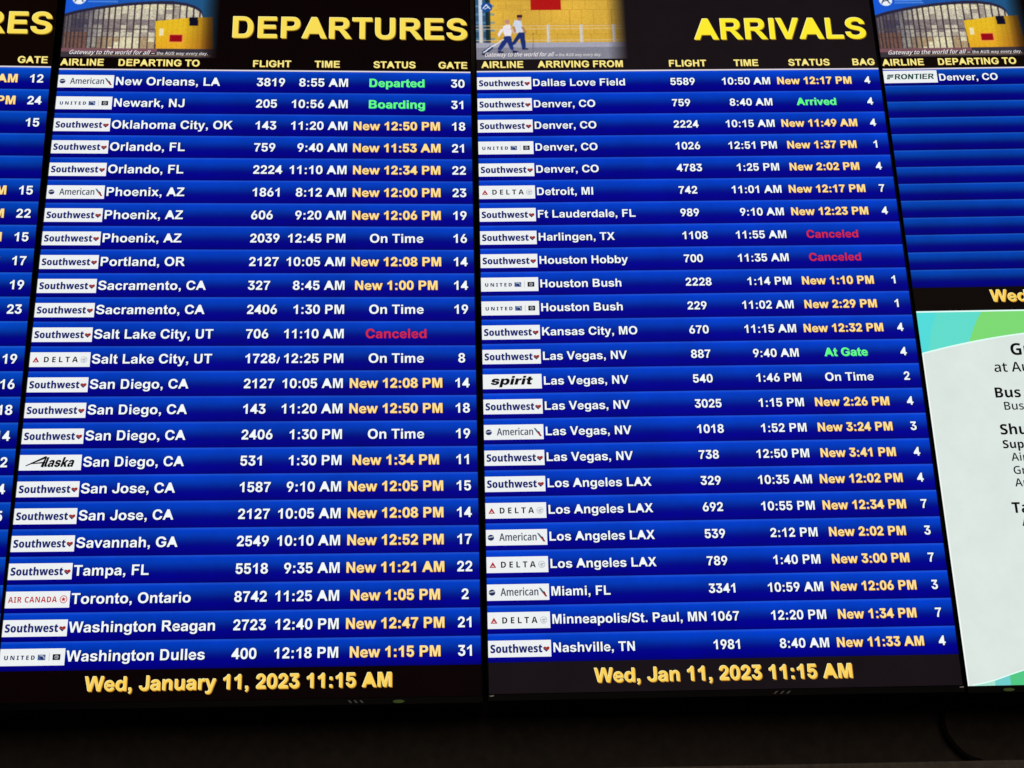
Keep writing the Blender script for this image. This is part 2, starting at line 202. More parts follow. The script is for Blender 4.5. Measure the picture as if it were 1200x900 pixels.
n611;544 0 407 0 407 265 403 340 395 378 375 405 333 418 290 410 250 387 220 345 207 290 204 235 204 0 67 0 67 519 194 519 194 443 240 490 300 522 365 531 425 524 480 500 520 460 538 410 544 322
o611;306 -10 266 -8 229 -2 195 8 163 23 135 41 109 62 88 87 69 115 55 146 45 179 38 215 36 253 38 291 45 327 55 361 69 392 88 420 109 444 135 466 163 484 195 498 229 509 266 515 306 517 345 515 382 509 417 498 448 484 477 466 502 444 523 420 542 392 556 361 566 327 573 291 575 253 573 215 566 179 556 146 542 115 523 87 502 62 477 41 448 23 417 8 382 -2 345 -8;306 100 324 101 341 104 356 111 370 119 383 130 394 142 403 157 411 173 417 191 421 211 424 231 425 253 424 275 421 296 417 316 411 334 403 350 394 364 383 377 370 388 356 396 341 402 324 406 306 407 287 406 270 402 255 396 241 388 228 377 217 364 208 350 200 334 194 316 190 296 187 275 186 253 187 231 190 211 194 191 200 173 208 157 217 142 228 130 241 119 255 111 270 104 287 101
p611;58 -194 58 509 199 509 199 429 204 429 211 440 218 450 227 461 236 471 247 481 258 489 271 497 286 504 301 510 318 514 337 516 357 517 387 515 416 509 443 500 468 486 491 469 512 449 531 425 546 397 559 366 568 332 574 295 576 254 574 214 568 177 560 143 547 112 532 84 514 60 493 39 469 22 444 8 416 -1 387 -7 356 -9 337 -8 318 -6 302 -2 286 3 272 10 259 18 247 27 237 36 227 47 219 57 211 68 205 80 201 80 201 -194;314 102 332 103 348 107 363 113 376 121 389 132 399 144 408 158 416 174 421 192 426 212 428 232 429 254 428 276 426 297 421 316 416 334 408 350 399 364 389 376 377 387 363 395 348 401 332 404 314 406 296 404 280 401 265 395 251 387 239 377 228 364 219 350 211 334 205 317 201 297 198 277 197 254 198 232 201 212 205 192 211 174 219 158 228 144 239 132 251 121 265 113 280 107 297 103
r389;203 0 66 0 66 519 193 519 193 445 226 498 258 523 309 531 350 526 391 510 348 391 315 406 283 411 245 400 220 370 207 310 203 160
s556;279 -11 246 -10 216 -6 187 0 160 8 135 18 112 30 93 45 75 61 60 80 49 100 40 122 35 146 175 161 181 144 188 130 198 118 210 108 225 100 241 94 260 91 281 90 301 91 319 94 334 98 347 105 358 113 366 122 370 132 372 143 367 161 354 175 344 181 332 187 318 191 301 195 207 212 170 221 138 233 110 247 88 264 71 284 58 306 51 331 49 358 50 382 56 404 65 424 77 442 93 459 111 474 133 487 157 497 184 506 213 512 244 516 278 517 310 516 340 512 368 507 393 499 417 489 437 477 456 463 472 448 485 430 496 412 503 391 508 369 375 355 371 368 365 380 356 391 345 400 332 408 317 413 300 417 281 418 263 417 247 414 233 410 220 403 210 395 202 387 198 377 196 366 200 348 213 333 222 327 234 322 248 317 265 313 365 295 402 286 435 275 462 261 484 246 501 227 513 206 520 183 522 157 520 132 515 109 505 88 491 69 474 51 454 35 431 22 405 10 377 1 346 -5 314 -9
t333;310 519 310 410 216 410 216 200 217 130 222 111 235 102 255 100 280 104 311 114 323 8 285 -5 235 -12 205 -12 160 -5 125 10 98 35 84 70 79 120 78 183 78 410 15 410 15 519 78 519 78 622 216 703 216 519
u611;67 519 204 519 204 254 208 179 216 141 236 114 278 101 321 109 361 132 391 174 404 229 407 284 407 519 544 519 544 0 417 0 417 76 371 29 311 -3 246 -12 186 -5 131 19 91 59 73 109 67 197
v556;208 0 -1 519 143 519 269 166 398 519 541 519 332 0
w778;163 0 -1 519 133 519 230 179 319 519 451 519 537 179 636 519 771 519 605 0 474 0 385 331 298 0
x556;8 0 197 269 16 519 183 519 276 374 374 519 535 519 357 271 551 0 383 0 276 163 168 0
y556;7 519 153 519 277 151 398 519 540 519 357 22 325 -66 296 -130 255 -180 200 -208 135 -215 90 -213 47 -203 35 -96 95 -105 130 -104 160 -90 185 -55 206 -2''',
'K': '''A764;0 0 244 728 518 728 764 0 536 0 454 282 420 404 386 524 370 586 354 650 409 650 393 586 376 524 342 404 325 343 307 282 222 0;182 120 182 276 583 276 583 120
E632;39 0 39 728 603 728 603 556 242 556 242 446 575 446 575 280 242 280 242 172 603 172 603 0
F605;39 0 39 728 585 728 585 556 242 556 242 427 566 427 566 262 242 262 242 0
I437;24 0 24 159 117 159 117 568 24 568 24 728 412 728 412 568 320 568 320 159 412 159 412 0
N738;39 0 39 728 246 728 423 442 432 428 442 411 453 391 465 370 478 347 490 323 503 299 516 276 527 254 503 197 501 225 500 255 499 287 498 321 497 353 497 385 496 414 496 728 699 728 699 0 492 0 327 266 316 283 304 303 290 327 275 353 260 381 244 410 227 441 211 472 194 504 234 516 237 482 239 448 241 383 242 354 242 0
O746;373 -12 309 -7 249 8 194 32 144 65 101 108 66 159 40 219 25 287 20 363 25 440 40 509 66 569 101 620 144 663 194 696 249 720 309 734 373 739 437 734 497 720 552 696 602 663 644 620 679 569 706 509 721 440 727 363 721 287 706 218 679 158 644 107 602 65 552 31 497 7 437 -7;373 164 403 167 430 175 454 188 474 206 491 229 504 256 514 288 520 324 521 363 520 403 514 439 504 471 491 499 474 522 454 540 430 553 403 561 373 563 343 561 316 553 292 540 272 522 255 499 242 471 232 439 227 403 225 363 227 324 232 288 242 256 255 229 272 206 292 188 316 175 343 167
R666;39 0 39 728 348 728 403 724 454 714 499 697 538 673 570 644 596 609 616 568 627 523 631 474 627 425 615 382 595 343 568 309 534 280 493 258 447 241 395 231 337 228 164 228 164 385 333 385 353 386 370 390 386 396 400 404 411 415 420 427 430 449 433 474 430 499 420 520 411 532 400 543 386 551 370 558 353 561 333 562 242 562 242 0;442 0 284 330 491 330 653 0
T656;20 556 20 728 637 728 637 556 430 556 430 0 227 0 227 556
U705;353 -12 292 -8 237 3 187 22 144 47 107 79 78 116 56 159 43 207 39 259 39 728 236 728 236 275 238 254 243 234 251 216 263 199 277 186 293 174 311 166 331 161 353 159 375 161 395 166 413 174 429 185 443 199 454 215 462 233 467 254 469 275 469 728 666 728 666 259 662 206 649 159 627 116 598 78 561 47 518 22 468 3 413 -8
a583;200 -9 167 -7 137 -2 109 7 84 20 64 37 47 58 34 82 27 110 24 143 26 170 31 195 40 216 51 235 65 251 82 265 101 277 122 287 145 295 170 301 196 305 223 308 251 310 275 312 296 316 319 322 335 330 345 340 348 353 348 354 346 365 340 374 332 381 320 387 306 390 289 392 271 390 256 386 244 380 234 370 228 359 225 345 46 345 52 382 63 415 80 444 102 469 130 490 163 506 202 518 247 525 297 527 335 526 370 522 402 515 431 506 456 494 479 480 498 463 513 444 525 423 534 399 539 373 541 345 541 0 351 0 351 72 349 72 337 53 324 37 310 24 294 13 278 4 260 -2 242 -6 222 -8;264 112 284 114 304 120 322 130 337 144 346 161 350 183 350 224 342 221 334 219 326 216 317 214 307 212 296 210 285 207 271 205 253 201 237 195 224 187 215 178 209 167 207 154 209 142 214 132 223 123 234 117 248 114
i279;42 0 42 516 237 516 237 0;139 550 110 553 85 562 64 576 48 596 38 618 35 644 38 670 48 692 64 711 85 726 110 734 139 737 168 734 193 726 214 711 230 692 240 670 243 644 240 618 230 595 214 576 193 562 168 553
k587;217 117 217 348 239 348 370 516 591 516 372 243 317 243;42 0 42 728 237 728 237 0;375 0 252 200 378 337 597 0
l310;238 0 176 4 126 17 89 37 63 67 47 108 42 159 42 728 237 728 237 178 240 163 247 152 258 146 273 144 295 144 295 0
p625;42 -204 42 516 235 516 235 451 238 451 249 467 260 481 274 493 288 504 304 512 322 519 340 524 360 526 382 527 423 524 462 512 496 493 527 467 553 436 574 398 590 356 599 309 603 259 599 206 590 159 575 116 554 78 528 47 498 22 462 3 423 -8 380 -12 358 -11 337 -7 318 -1 301 6 285 16 271 28 259 42 248 58 239 76 237 76 237 -204;322 142 347 145 367 156 379 167 388 181 396 197 401 215 404 236 405 259 404 281 401 302 396 320 388 336 379 350 367 361 347 371 322 375 305 373 289 369 275 361 262 350 251 336 242 320 236 302 232 281 230 259 232 236 236 215 242 197 251 181 262 167 275 156 289 148 305 143
r416;42 0 42 516 231 516 231 422 232 422 244 453 258 478 276 495 299 506 326 513 359 516 408 516 408 359 337 359 318 358 300 353 284 346 270 335 259 322 250 307 243 289 239 269 237 247 237 0
s559;285 -13 236 -11 191 -3 150 10 114 27 83 48 57 73 38 102 24 134 18 168 210 168 217 148 232 131 246 123 263 118 282 117 308 119 327 126 339 136 343 150 339 161 329 171 311 178 285 184 188 200 141 211 101 228 70 251 47 280 34 314 29 353 33 387 42 418 58 445 81 469 109 489 142 505 181 517 225 524 274 526 324 523 369 516 408 504 443 487 472 466 495 441 512 412 523 380 527 344 350 344 344 365 330 382 316 390 300 395 282 397 257 395 239 387 227 377 224 364 227 352 236 343 251 336 271 331 382 312 431 301 472 285 502 264 524 239 537 208 541 172 537 137 527 105 509 76 485 50 455 28 420 10 379 -3 334 -11
t418;398 516 398 367 10 367 10 516;97 656 292 656 292 188 294 169 301 157 315 151 337 148 398 148 398 0 291 0 229 4 180 16 143 37 117 66 102 105 97 154''',
'N': ''' 260;
A669;0 0 263 717 404 717 668 0 535 0 466 191 200 191 132 0;234 298 435 298 371 480 367 496 360 518 352 544 345 572 338 596 333 616 328 593 316 543 309 519 303 498 298 480
B658;90 0 90 714 309 714 432 704 518 672 569 618 586 537 582 496 570 460 551 431 525 407 494 390 458 379 458 374 496 364 532 349 562 326 586 296 601 256 607 205 599 145 576 94 538 54 487 24 424 6 350 0;215 101 333 101 401 109 444 133 468 169 476 215 472 245 462 271 443 293 416 309 377 319 327 323 215 323;215 420 322 420 387 427 428 446 450 478 457 521 449 563 422 591 377 608 311 614 215 614
E554;90 0 90 714 498 714 498 609 215 609 215 424 480 424 480 320 215 320 215 106 498 106 498 0
G732;401 -10 300 1 216 33 148 86 98 158 68 249 58 358 69 462 101 552 155 624 228 679 320 713 429 724 490 721 547 712 601 699 648 681 605 578 565 594 522 607 475 615 426 618 355 610 295 585 248 546 214 493 194 430 187 356 193 282 212 219 243 166 288 128 346 104 420 96 455 97 487 100 515 104 539 109 539 287 392 287 392 391 660 391 660 29 602 12 540 0 473 -7
I373;38 0 38 72 124 96 124 618 38 642 38 714 335 714 335 642 249 618 249 96 335 72 335 0
O786;393 -10 289 2 205 36 140 91 94 165 67 255 58 359 67 462 94 552 140 625 205 679 290 714 394 725 497 714 581 680 646 625 692 552 719 462 728 358 719 254 692 164 646 91 581 36 497 2;393 96 458 104 510 128 548 166 576 218 591 282 597 358 585 467 549 550 486 602 394 619 330 611 278 588 238 550 211 498 195 434 189 358 195 282 211 218 238 166 278 128 329 104
S559;253 -10 211 -9 173 -6 138 -1 106 7 76 16 49 28 49 143 95 124 147 109 202 98 257 95 298 98 332 106 358 121 376 139 388 162 391 189 388 216 377 238 358 258 329 277 289 296 237 318 183 342 138 369 103 399 77 436 61 480 56 533 64 589 87 636 124 674 172 701 231 718 298 724 358 721 412 711 461 697 505 680 467 579 426 595 383 608 339 617 295 620 260 617 231 609 209 596 194 579 184 559 181 535 185 508 196 485 215 466 243 447 281 428 332 407 387 383 432 357 468 328 495 293 511 251 516 200 509 142 486 91 448 49 396 17 331 -3
T568;221 0 221 608 15 608 15 714 552 714 552 608 346 608 346 0
U740;367 -10 245 8 156 64 102 150 84 263 84 714 210 714 210 266 220 193 250 139 300 107 371 96 444 108 493 142 521 196 531 267 531 714 655 714 655 263 647 188 624 122 584 67 528 25 456 -1
a582;211 -10 145 0 91 30 55 82 43 156 58 229 105 282 184 316 294 330 385 333 385 357 379 405 360 436 330 453 289 458 250 455 211 446 174 433 137 417 101 504 143 523 192 538 246 548 304 551 392 540 456 505 494 447 507 364 507 0 420 0 396 75 392 75 369 48 344 27 318 10 288 -1 253 -8;252 83 304 91 347 115 375 155 385 211 385 257 318 254 247 246 201 227 177 198 169 159 174 125 192 101 219 87
c500;306 -10 235 -3 173 19 122 57 83 110 59 181 51 268 59 358 85 430 126 485 180 522 243 544 315 552 359 549 400 542 438 532 470 518 433 422 405 433 374 442 344 448 314 450 272 445 238 430 211 404 192 369 180 324 177 269 180 215 192 171 211 136 237 112 271 97 311 92 352 94 390 102 425 114 457 129 457 26 426 11 392 0 352 -8
d625;262 -10 177 8 109 61 65 148 51 270 65 392 110 481 178 534 265 552 320 546 363 529 397 503 424 472 430 472 428 491 425 517 423 545 423 760 546 760 546 0 450 0 428 71 423 71 396 40 362 14 318 -4;298 90 359 100 399 130 421 181 429 253 429 269 422 347 401 404 361 439 297 451 245 439 207 403 184 345 176 268 184 191 207 135 246 101
e582;320 -10 246 -2 180 20 126 59 85 113 59 183 51 267 58 352 82 422 119 478 169 519 230 544 300 552 368 544 425 522 472 487 506 438 527 378 534 306 534 242 176 242 188 176 218 127 266 96 330 86 379 88 422 95 464 108 506 124 506 27 465 11 423 -1 376 -8;179 329 415 329 408 381 387 423 352 451 302 460 254 452 217 426 191 385
f367;104 0 104 448 17 448 17 507 106 543 106 567 117 657 151 718 207 753 284 765 319 764 349 759 378 753 404 744 375 657 359 661 340 666 320 669 299 670 267 664 245 646 232 615 227 570 227 542 356 542 356 448 227 448 227 0
h636;79 0 79 760 202 760 202 576 201 544 200 515 198 490 196 470 203 470 222 495 245 516 271 531 300 542 332 549 364 551 422 546 470 530 508 504 537 466 555 416 560 353 560 0 438 0 438 329 432 383 413 421 382 444 336 452 271 440 230 404 209 345 202 265 202 0
i281;79 0 79 542 202 542 202 0;141 619 115 623 92 634 78 654 73 684 78 715 92 736 115 747 141 750 167 747 189 736 204 715 210 684 204 654 189 634 167 623
k576;79 0 79 760 201 760 201 372 197 314 195 288 199 288 207 299 217 312 228 328 240 343 251 358 261 369 416 542 557 542 348 311 571 0 426 0 263 232 201 181 201 0
l280;79 0 79 760 202 760 202 0
m957;79 0 79 542 174 542 192 470 197 470 216 495 238 515 263 531 292 542 324 549 358 552 415 546 461 530 497 504 523 466 528 466 559 504 599 530 646 546 696 552 777 540 835 505 870 443 882 353 882 0 760 0 760 330 754 385 736 422 707 445 665 452 607 441 569 408 548 355 541 283 541 0 419 0 419 330 413 384 396 422 366 444 324 452 283 447 251 430 228 404 213 367 204 321 202 266 202 0
n636;79 0 79 542 174 542 192 469 197 469 217 494 241 515 269 531 299 542 332 549 366 552 449 540 510 505 548 443 560 353 560 0 438 0 438 329 432 383 413 421 382 444 336 452 271 440 230 404 209 345 202 266 202 0
o616;306 -10 237 -2 175 23 123 63 84 119 59 189 51 272 68 391 120 479 202 534 309 552 380 544 442 519 494 479 533 424 557 355 566 272 558 189 534 119 496 63 444 23 381 -2;308 86 350 92 383 109 409 136 426 173 436 218 440 272 436 326 426 371 408 407 383 433 350 449 307 455 248 443 208 407 184 349 177 272 180 218 190 173 208 136 233 109 267 92
p625;79 -240 79 542 179 542 196 470 202 470 218 491 238 511 262 528 290 541 323 549 362 552 449 534 516 481 559 394 574 272 567 187 546 117 514 62 471 22 419 -2 359 -10 304 -4 261 13 227 37 202 63 196 63 198 44 200 21 202 -26 202 -240;328 91 365 96 395 113 418 140 435 176 444 221 448 273 440 349 418 405 380 440 327 452 269 442 231 411 210 360 202 289 202 272 208 195 228 138 267 102
r432;79 0 79 542 174 542 191 447 197 447 226 487 263 521 307 544 357 552 390 550 406 548 418 546 405 431 393 434 378 436 345 438 310 433 277 421 247 399 223 369 207 329 202 281 202 0
s492;228 -10 174 -8 128 -2 87 8 49 23 49 128 90 111 136 97 183 87 226 84 274 88 306 101 325 120 331 146 329 162 321 177 306 190 283 205 249 220 204 239 158 259 119 279 89 302 66 329 53 362 48 403 62 467 106 513 173 542 258 552 307 549 354 541 397 529 440 512 403 424 366 438 327 450 290 458 254 460 216 457 188 447 171 431 165 410 168 393 177 379 192 366 216 353 250 338 294 320 340 301 379 280 409 257 431 230 444 197 449 155 442 107 423 66 392 34 349 10 294 -5
t395;257 -10 214 -6 174 5 141 26 115 59 98 104 92 165 92 448 19 448 19 503 99 546 139 661 216 661 216 542 364 542 364 448 216 448 216 171 221 134 236 109 259 94 289 89 311 90 332 93 352 98 370 103 370 11 347 3 321 -4 290 -8
u636;269 -10 212 -5 164 11 126 37 97 75 80 125 74 188 74 542 198 542 198 211 204 158 222 120 254 97 299 90 364 102 405 137 427 196 434 275 434 542 557 542 557 0 461 0 444 70 438 70 418 45 394 24 366 9 335 -2 303 -8
v543;206 0 0 542 130 542 237 222 243 205 255 165 261 144 266 126 268 109 272 109 275 126 280 144 286 165 293 185 299 205 305 222 413 542 543 542 337 0
w828;160 1 11 542 135 542 199 282 206 254 213 224 219 194 224 165 229 138 231 114 235 114 237 130 241 150 245 171 250 192 254 214 259 234 264 253 268 267 348 542 483 542 559 266 566 243 572 217 579 190 585 163 590 138 593 115 596 115 599 137 603 164 609 193 615 223 622 254 629 282 695 542 817 542 667 1 529 1 449 282 428 366 423 392 418 415 415 432 411 432 408 414 404 392 398 365 392 337 376 279 294 1
y544;99 -240 76 -239 56 -238 39 -235 24 -232 24 -135 36 -137 51 -139 83 -141 125 -134 156 -114 179 -84 198 -47 217 1 0 542 131 542 239 233 250 203 259 173 267 144 272 116 276 116 282 141 290 171 310 233 415 542 544 542 317 -61 294 -113 268 -157 236 -193 199 -219 154 -235''',
'M': ''' 260;
A698;0 0 248 717 449 717 698 0 525 0 473 162 225 162 174 0;262 295 437 295 391 443 386 463 378 490 370 521 362 554 354 584 349 607 344 582 337 553 329 523 322 493 309 443
B666;83 0 83 714 318 714 446 703 533 670 583 615 600 536 596 494 583 458 564 429 540 406 511 389 480 379 480 374 514 364 546 349 574 328 597 298 612 258 617 207 609 147 585 96 546 55 494 25 429 6 353 0;244 126 336 126 390 132 425 152 445 182 451 220 448 244 440 266 425 284 403 298 372 307 331 310 244 310;244 430 325 430 378 436 411 453 429 480 435 514 428 548 407 571 371 585 318 590 244 590
C644;386 -10 283 1 199 36 135 91 90 164 63 253 54 356 64 458 94 547 143 621 211 677 297 712 399 724 453 721 507 712 561 698 613 677 561 549 523 565 484 579 442 588 398 591 346 584 303 563 267 528 241 482 225 424 219 355 225 287 240 229 265 183 301 150 348 130 405 123 451 126 495 134 539 147 583 162 583 27 537 10 490 -1 441 -8
D733;83 0 83 714 322 714 426 704 514 674 585 625 636 558 668 473 679 369 667 257 633 164 577 92 503 41 412 10 304 0;244 132 304 132 396 147 461 190 499 262 512 364 500 461 463 530 402 570 319 583 244 583
E551;83 0 83 714 499 714 499 583 244 583 244 436 482 436 482 305 244 305 244 132 499 132 499 0
G736;398 -10 300 0 216 31 147 83 96 155 65 247 54 358 65 463 97 552 151 625 224 679 316 713 428 724 491 721 550 712 605 698 653 680 600 552 561 569 519 581 474 589 427 591 362 583 310 560 270 524 242 476 225 419 220 355 225 288 241 231 269 185 307 151 355 130 416 123 443 124 470 127 494 130 514 134 514 278 378 278 378 405 666 405 666 31 607 14 543 1 473 -7
I408;36 0 36 92 123 121 123 594 36 622 36 714 372 714 372 622 284 594 284 121 372 92 372 0
L564;83 0 83 714 244 714 244 132 530 132 530 0
N810;83 0 83 714 288 714 587 188 590 188 589 211 587 240 586 272 584 305 583 337 583 714 727 714 727 0 521 0 222 532 218 532 220 506 222 476 223 444 225 410 226 378 226 0
R660;83 0 83 714 306 714 392 708 462 690 517 661 556 621 579 569 587 506 583 461 570 421 551 387 525 359 494 334 459 314 663 0 480 0 322 271 244 271 244 0;244 394 302 394 353 400 392 418 416 451 424 498 421 526 411 549 395 567 372 579 341 587 302 590 244 590
S568;259 -10 215 -9 176 -6 141 0 108 8 77 18 46 32 46 176 99 154 154 137 210 126 263 122 296 124 323 131 344 142 359 157 367 174 370 195 367 217 357 235 339 251 312 267 276 285 229 305 177 330 134 357 99 388 73 425 58 469 52 524 61 584 85 633 124 673 175 701 237 718 308 724 372 720 429 710 480 695 525 676 476 550 433 568 389 582 345 591 304 594 275 592 252 586 234 576 222 563 214 547 212 529 215 508 225 490 243 473 271 457 308 438 357 417 408 393 451 367 485 337 510 302 526 260 531 209 523 151 501 99 463 55 410 20 342 -3
T580;210 0 210 581 20 581 20 714 559 714 559 581 370 581 370 0
U749;372 -10 245 9 153 65 97 154 78 272 78 714 239 714 239 281 248 212 274 163 316 134 375 125 436 135 478 165 502 214 510 282 510 714 670 714 670 274 662 194 637 125 596 68 538 26 463 -1
a603;207 -10 141 1 87 32 51 86 39 163 55 238 101 292 178 326 285 340 376 343 376 358 371 398 355 424 329 438 295 443 259 440 220 431 181 418 142 402 96 509 143 529 197 544 256 554 321 557 412 545 479 508 520 447 534 364 534 0 424 0 393 74 389 74 365 47 341 26 315 10 285 -1 250 -8;269 105 311 111 346 132 369 164 377 207 377 252 322 249 264 242 227 227 207 202 200 170 205 141 219 121 241 109
d634;250 -10 168 8 103 62 60 151 46 273 61 397 104 486 171 540 255 558 307 552 348 535 380 509 407 477 411 477 408 499 406 529 404 561 403 591 403 760 562 760 562 0 441 0 409 71 403 71 378 40 345 14 303 -4;307 116 357 125 390 151 408 194 414 256 414 271 409 339 391 388 358 419 306 429 265 419 233 389 213 339 207 270 213 203 233 155 265 126
e601;327 -10 250 -3 182 20 125 58 82 112 55 183 46 270 54 358 79 430 118 486 171 526 235 550 308 558 379 550 441 529 490 494 526 445 548 383 556 308 556 233 207 233 217 181 244 141 286 115 344 107 393 109 437 116 480 129 524 147 524 29 482 12 438 0 388 -8;210 337 409 337 403 380 384 415 354 438 312 446 273 439 242 419 221 385
h653;72 0 72 760 230 760 230 571 228 533 225 502 223 478 231 478 250 504 273 524 298 539 325 549 356 555 388 557 443 552 490 536 529 510 559 472 578 421 584 357 584 0 425 0 425 315 420 366 405 402 379 424 342 432 288 420 254 386 236 330 230 254 230 0
i304;73 0 73 548 231 548 231 0;153 613 120 617 92 629 73 652 67 688 73 725 92 748 120 760 153 764 185 760 213 748 232 725 238 688 232 652 213 629 185 617
k619;72 0 72 760 231 760 231 430 230 400 228 365 225 331 222 300 226 300 234 312 244 326 255 341 266 357 277 372 286 384 425 548 603 548 403 315 616 0 434 0 292 215 231 166 231 0
l302;72 0 72 760 230 760 230 0
o627;312 -10 239 -2 175 23 121 64 81 120 55 191 46 275 64 395 118 484 203 539 315 558 388 549 452 525 506 484 546 429 572 359 580 275 572 191 548 120 508 64 455 23 389 -2;314 110 348 115 375 129 395 153 408 186 416 227 419 275 416 323 408 364 394 395 374 419 347 433 313 437 265 427 232 395 214 345 207 275 210 227 218 186 232 153 253 129 280 115
p634;72 -240 72 548 201 548 223 477 230 477 246 498 265 517 288 534 315 547 347 555 384 558 468 540 533 486 574 397 587 275 581 189 560 118 529 62 487 22 437 -2 379 -10 326 -5 285 12 254 34 230 58 224 58 226 39 228 17 230 -7 230 -240;331 118 360 123 384 136 403 158 416 189 423 229 426 277 420 346 402 394 372 422 329 432 283 423 254 397 237 353 230 291 230 276 236 208 252 159 282 128
r451;72 0 72 548 192 548 215 456 223 456 251 495 288 528 332 550 379 558 412 556 427 554 439 552 424 403 412 405 398 407 381 409 361 409 331 406 301 397 274 381 251 357 235 322 230 276 230 0
s505;236 -10 181 -8 133 -3 89 7 46 22 46 152 93 133 143 119 191 110 231 107 268 110 294 119 309 133 314 152 311 165 303 177 289 189 266 201 234 215 191 233 147 253 111 274 82 298 61 326 49 360 45 401 60 469 105 518 175 548 264 558 316 555 364 546 410 533 457 514 412 408 373 424 333 436 295 444 263 447 235 444 213 437 200 426 196 410 198 397 206 386 220 376 242 364 273 351 315 334 360 314 397 293 426 269 447 241 459 206 463 163 457 114 439 72 408 37 364 11 307 -5
t429;266 -10 219 -6 177 6 142 28 115 62 98 110 93 174 93 428 23 428 23 495 105 547 150 662 252 662 252 548 394 548 394 428 252 428 252 183 256 154 268 133 288 120 314 116 337 117 359 121 380 126 400 132 400 16 373 6 343 -2 307 -8
u653;263 -10 209 -5 162 11 123 38 94 76 76 127 69 190 69 548 228 548 228 232 233 182 248 145 273 124 311 116 366 128 400 162 417 218 423 294 423 548 581 548 581 0 460 0 440 70 431 70 412 44 387 24 359 9 329 -2 297 -8
w871;161 0 12 548 169 548 223 312 229 286 235 256 240 224 245 193 249 164 251 137 255 137 257 156 260 178 264 202 269 226 273 249 282 287 284 300 349 548 524 548 585 298 590 275 596 249 608 191 613 163 616 138 619 138 622 163 625 193 630 225 636 257 642 287 648 312 705 548 859 548 708 0 536 0 467 261 461 289 454 318 448 348 443 377 436 419 432 419 429 401 425 376 420 348 406 286 399 256 330 0''',
'W': '''D734;79 0 79 714 323 714 429 704 518 674 588 626 640 559 671 474 682 371 670 258 635 165 580 92 505 41 414 10 307 0;263 151 311 151 391 164 447 204 480 270 491 365 480 453 449 516 397 552 324 565 263 565
E550;79 0 79 714 501 714 501 565 263 565 263 444 483 444 483 296 263 296 263 150 501 150 501 0
I432;35 0 35 105 123 138 123 577 35 609 35 714 397 714 397 609 308 577 308 138 397 105 397 0
N828;79 0 79 714 318 714 588 210 591 210 590 235 589 264 587 295 585 358 584 384 584 714 749 714 749 0 509 0 237 511 233 511 235 485 237 455 239 423 241 390 242 358 242 0
S575;263 -10 217 -9 178 -6 142 0 109 9 77 20 45 34 45 199 101 174 159 156 215 144 267 140 295 142 317 148 334 157 346 169 354 183 356 199 353 217 343 232 326 246 301 261 267 277 224 297 174 322 131 349 96 380 71 417 55 462 50 517 58 580 84 631 124 672 177 701 241 718 315 724 381 720 440 709 492 693 539 674 483 531 438 550 393 564 350 573 310 576 286 575 266 570 251 562 241 552 235 539 233 525 236 508 246 493 263 479 290 463 326 445 374 424 423 399 464 373 497 343 521 308 536 266 540 215 533 158 511 105 473 58 420 22 350 -2
T588;202 0 202 563 24 563 24 714 564 714 564 563 386 563 386 0
U755;375 -10 246 9 151 65 94 156 74 278 74 714 260 714 260 291 267 225 290 179 327 153 378 144 432 153 468 180 489 226 496 292 496 714 680 714 680 281 672 198 647 127 604 69 545 26 469 -1
e613;331 -10 253 -3 183 20 125 58 81 112 52 184 43 272 52 362 77 435 118 491 172 530 238 554 313 562 387 555 451 533 502 498 540 449 563 386 571 309 571 227 228 227 237 185 261 151 300 128 353 121 402 123 447 131 491 144 536 162 536 30 494 12 449 0 396 -8;231 343 405 343 399 379 383 410 356 430 319 436 286 431 259 414 240 385
h666;68 0 68 760 250 760 250 642 249 589 247 545 244 509 242 483 251 483 270 509 292 529 316 544 343 554 372 560 404 561 457 556 504 541 544 514 574 475 594 424 600 359 600 0 417 0 417 305 413 354 400 390 378 411 346 418 300 407 271 373 255 319 250 246 250 0
o634;315 -10 241 -2 175 23 120 65 78 121 52 192 43 277 61 398 117 488 204 543 319 562 393 553 459 529 514 488 555 432 582 362 590 277 582 192 557 121 517 65 462 23 395 -2;318 126 346 131 369 143 385 165 396 195 403 232 405 277 403 322 396 359 385 388 368 409 346 421 317 425 277 416 249 388 234 341 228 277 231 232 237 195 249 165 266 143 289 131
s514;241 -10 186 -8 136 -3 90 6 44 21 44 168 96 148 148 134 196 126 234 123 264 125 285 132 297 142 301 156 299 167 291 178 277 188 255 199 224 212 182 229 140 249 105 271 78 295 58 324 47 359 43 400 58 470 105 521 177 551 268 562 321 559 371 550 419 535 469 515 419 397 378 414 337 426 299 435 269 437 247 436 230 430 220 422 217 411 219 400 225 391 238 382 259 372 289 360 330 343 374 323 410 301 438 277 458 248 469 212 473 168 467 119 450 76 419 40 375 13 316 -4
t452;272 -10 222 -6 179 7 143 30 116 65 99 114 93 180 93 415 25 415 25 490 109 548 157 664 276 664 276 552 414 552 414 415 276 415 276 192 280 167 291 149 308 138 331 134 355 136 378 140 399 146 421 153 421 20 391 8 358 -1 319 -8
u666;259 -10 207 -5 161 11 121 38 91 77 72 128 66 192 66 552 249 552 249 246 253 198 265 163 287 142 319 134 367 146 396 179 411 233 416 306 416 552 598 552 598 0 460 0 437 69 427 69 407 44 383 24 355 8 325 -2 293 -8
w900;163 0 12 552 192 552 239 333 250 278 255 245 263 181 265 153 268 153 270 174 273 198 277 223 282 249 286 273 290 294 294 311 296 322 351 552 552 552 603 319 607 297 613 271 618 241 624 210 628 180 631 153 634 153 637 181 641 213 645 247 650 279 655 309 660 333 712 552 888 552 736 0 540 0 480 247 473 274 467 305 462 336 457 366 453 392 450 410 447 410 444 392 440 366 434 335 428 303 421 271 414 241 355 0'''}

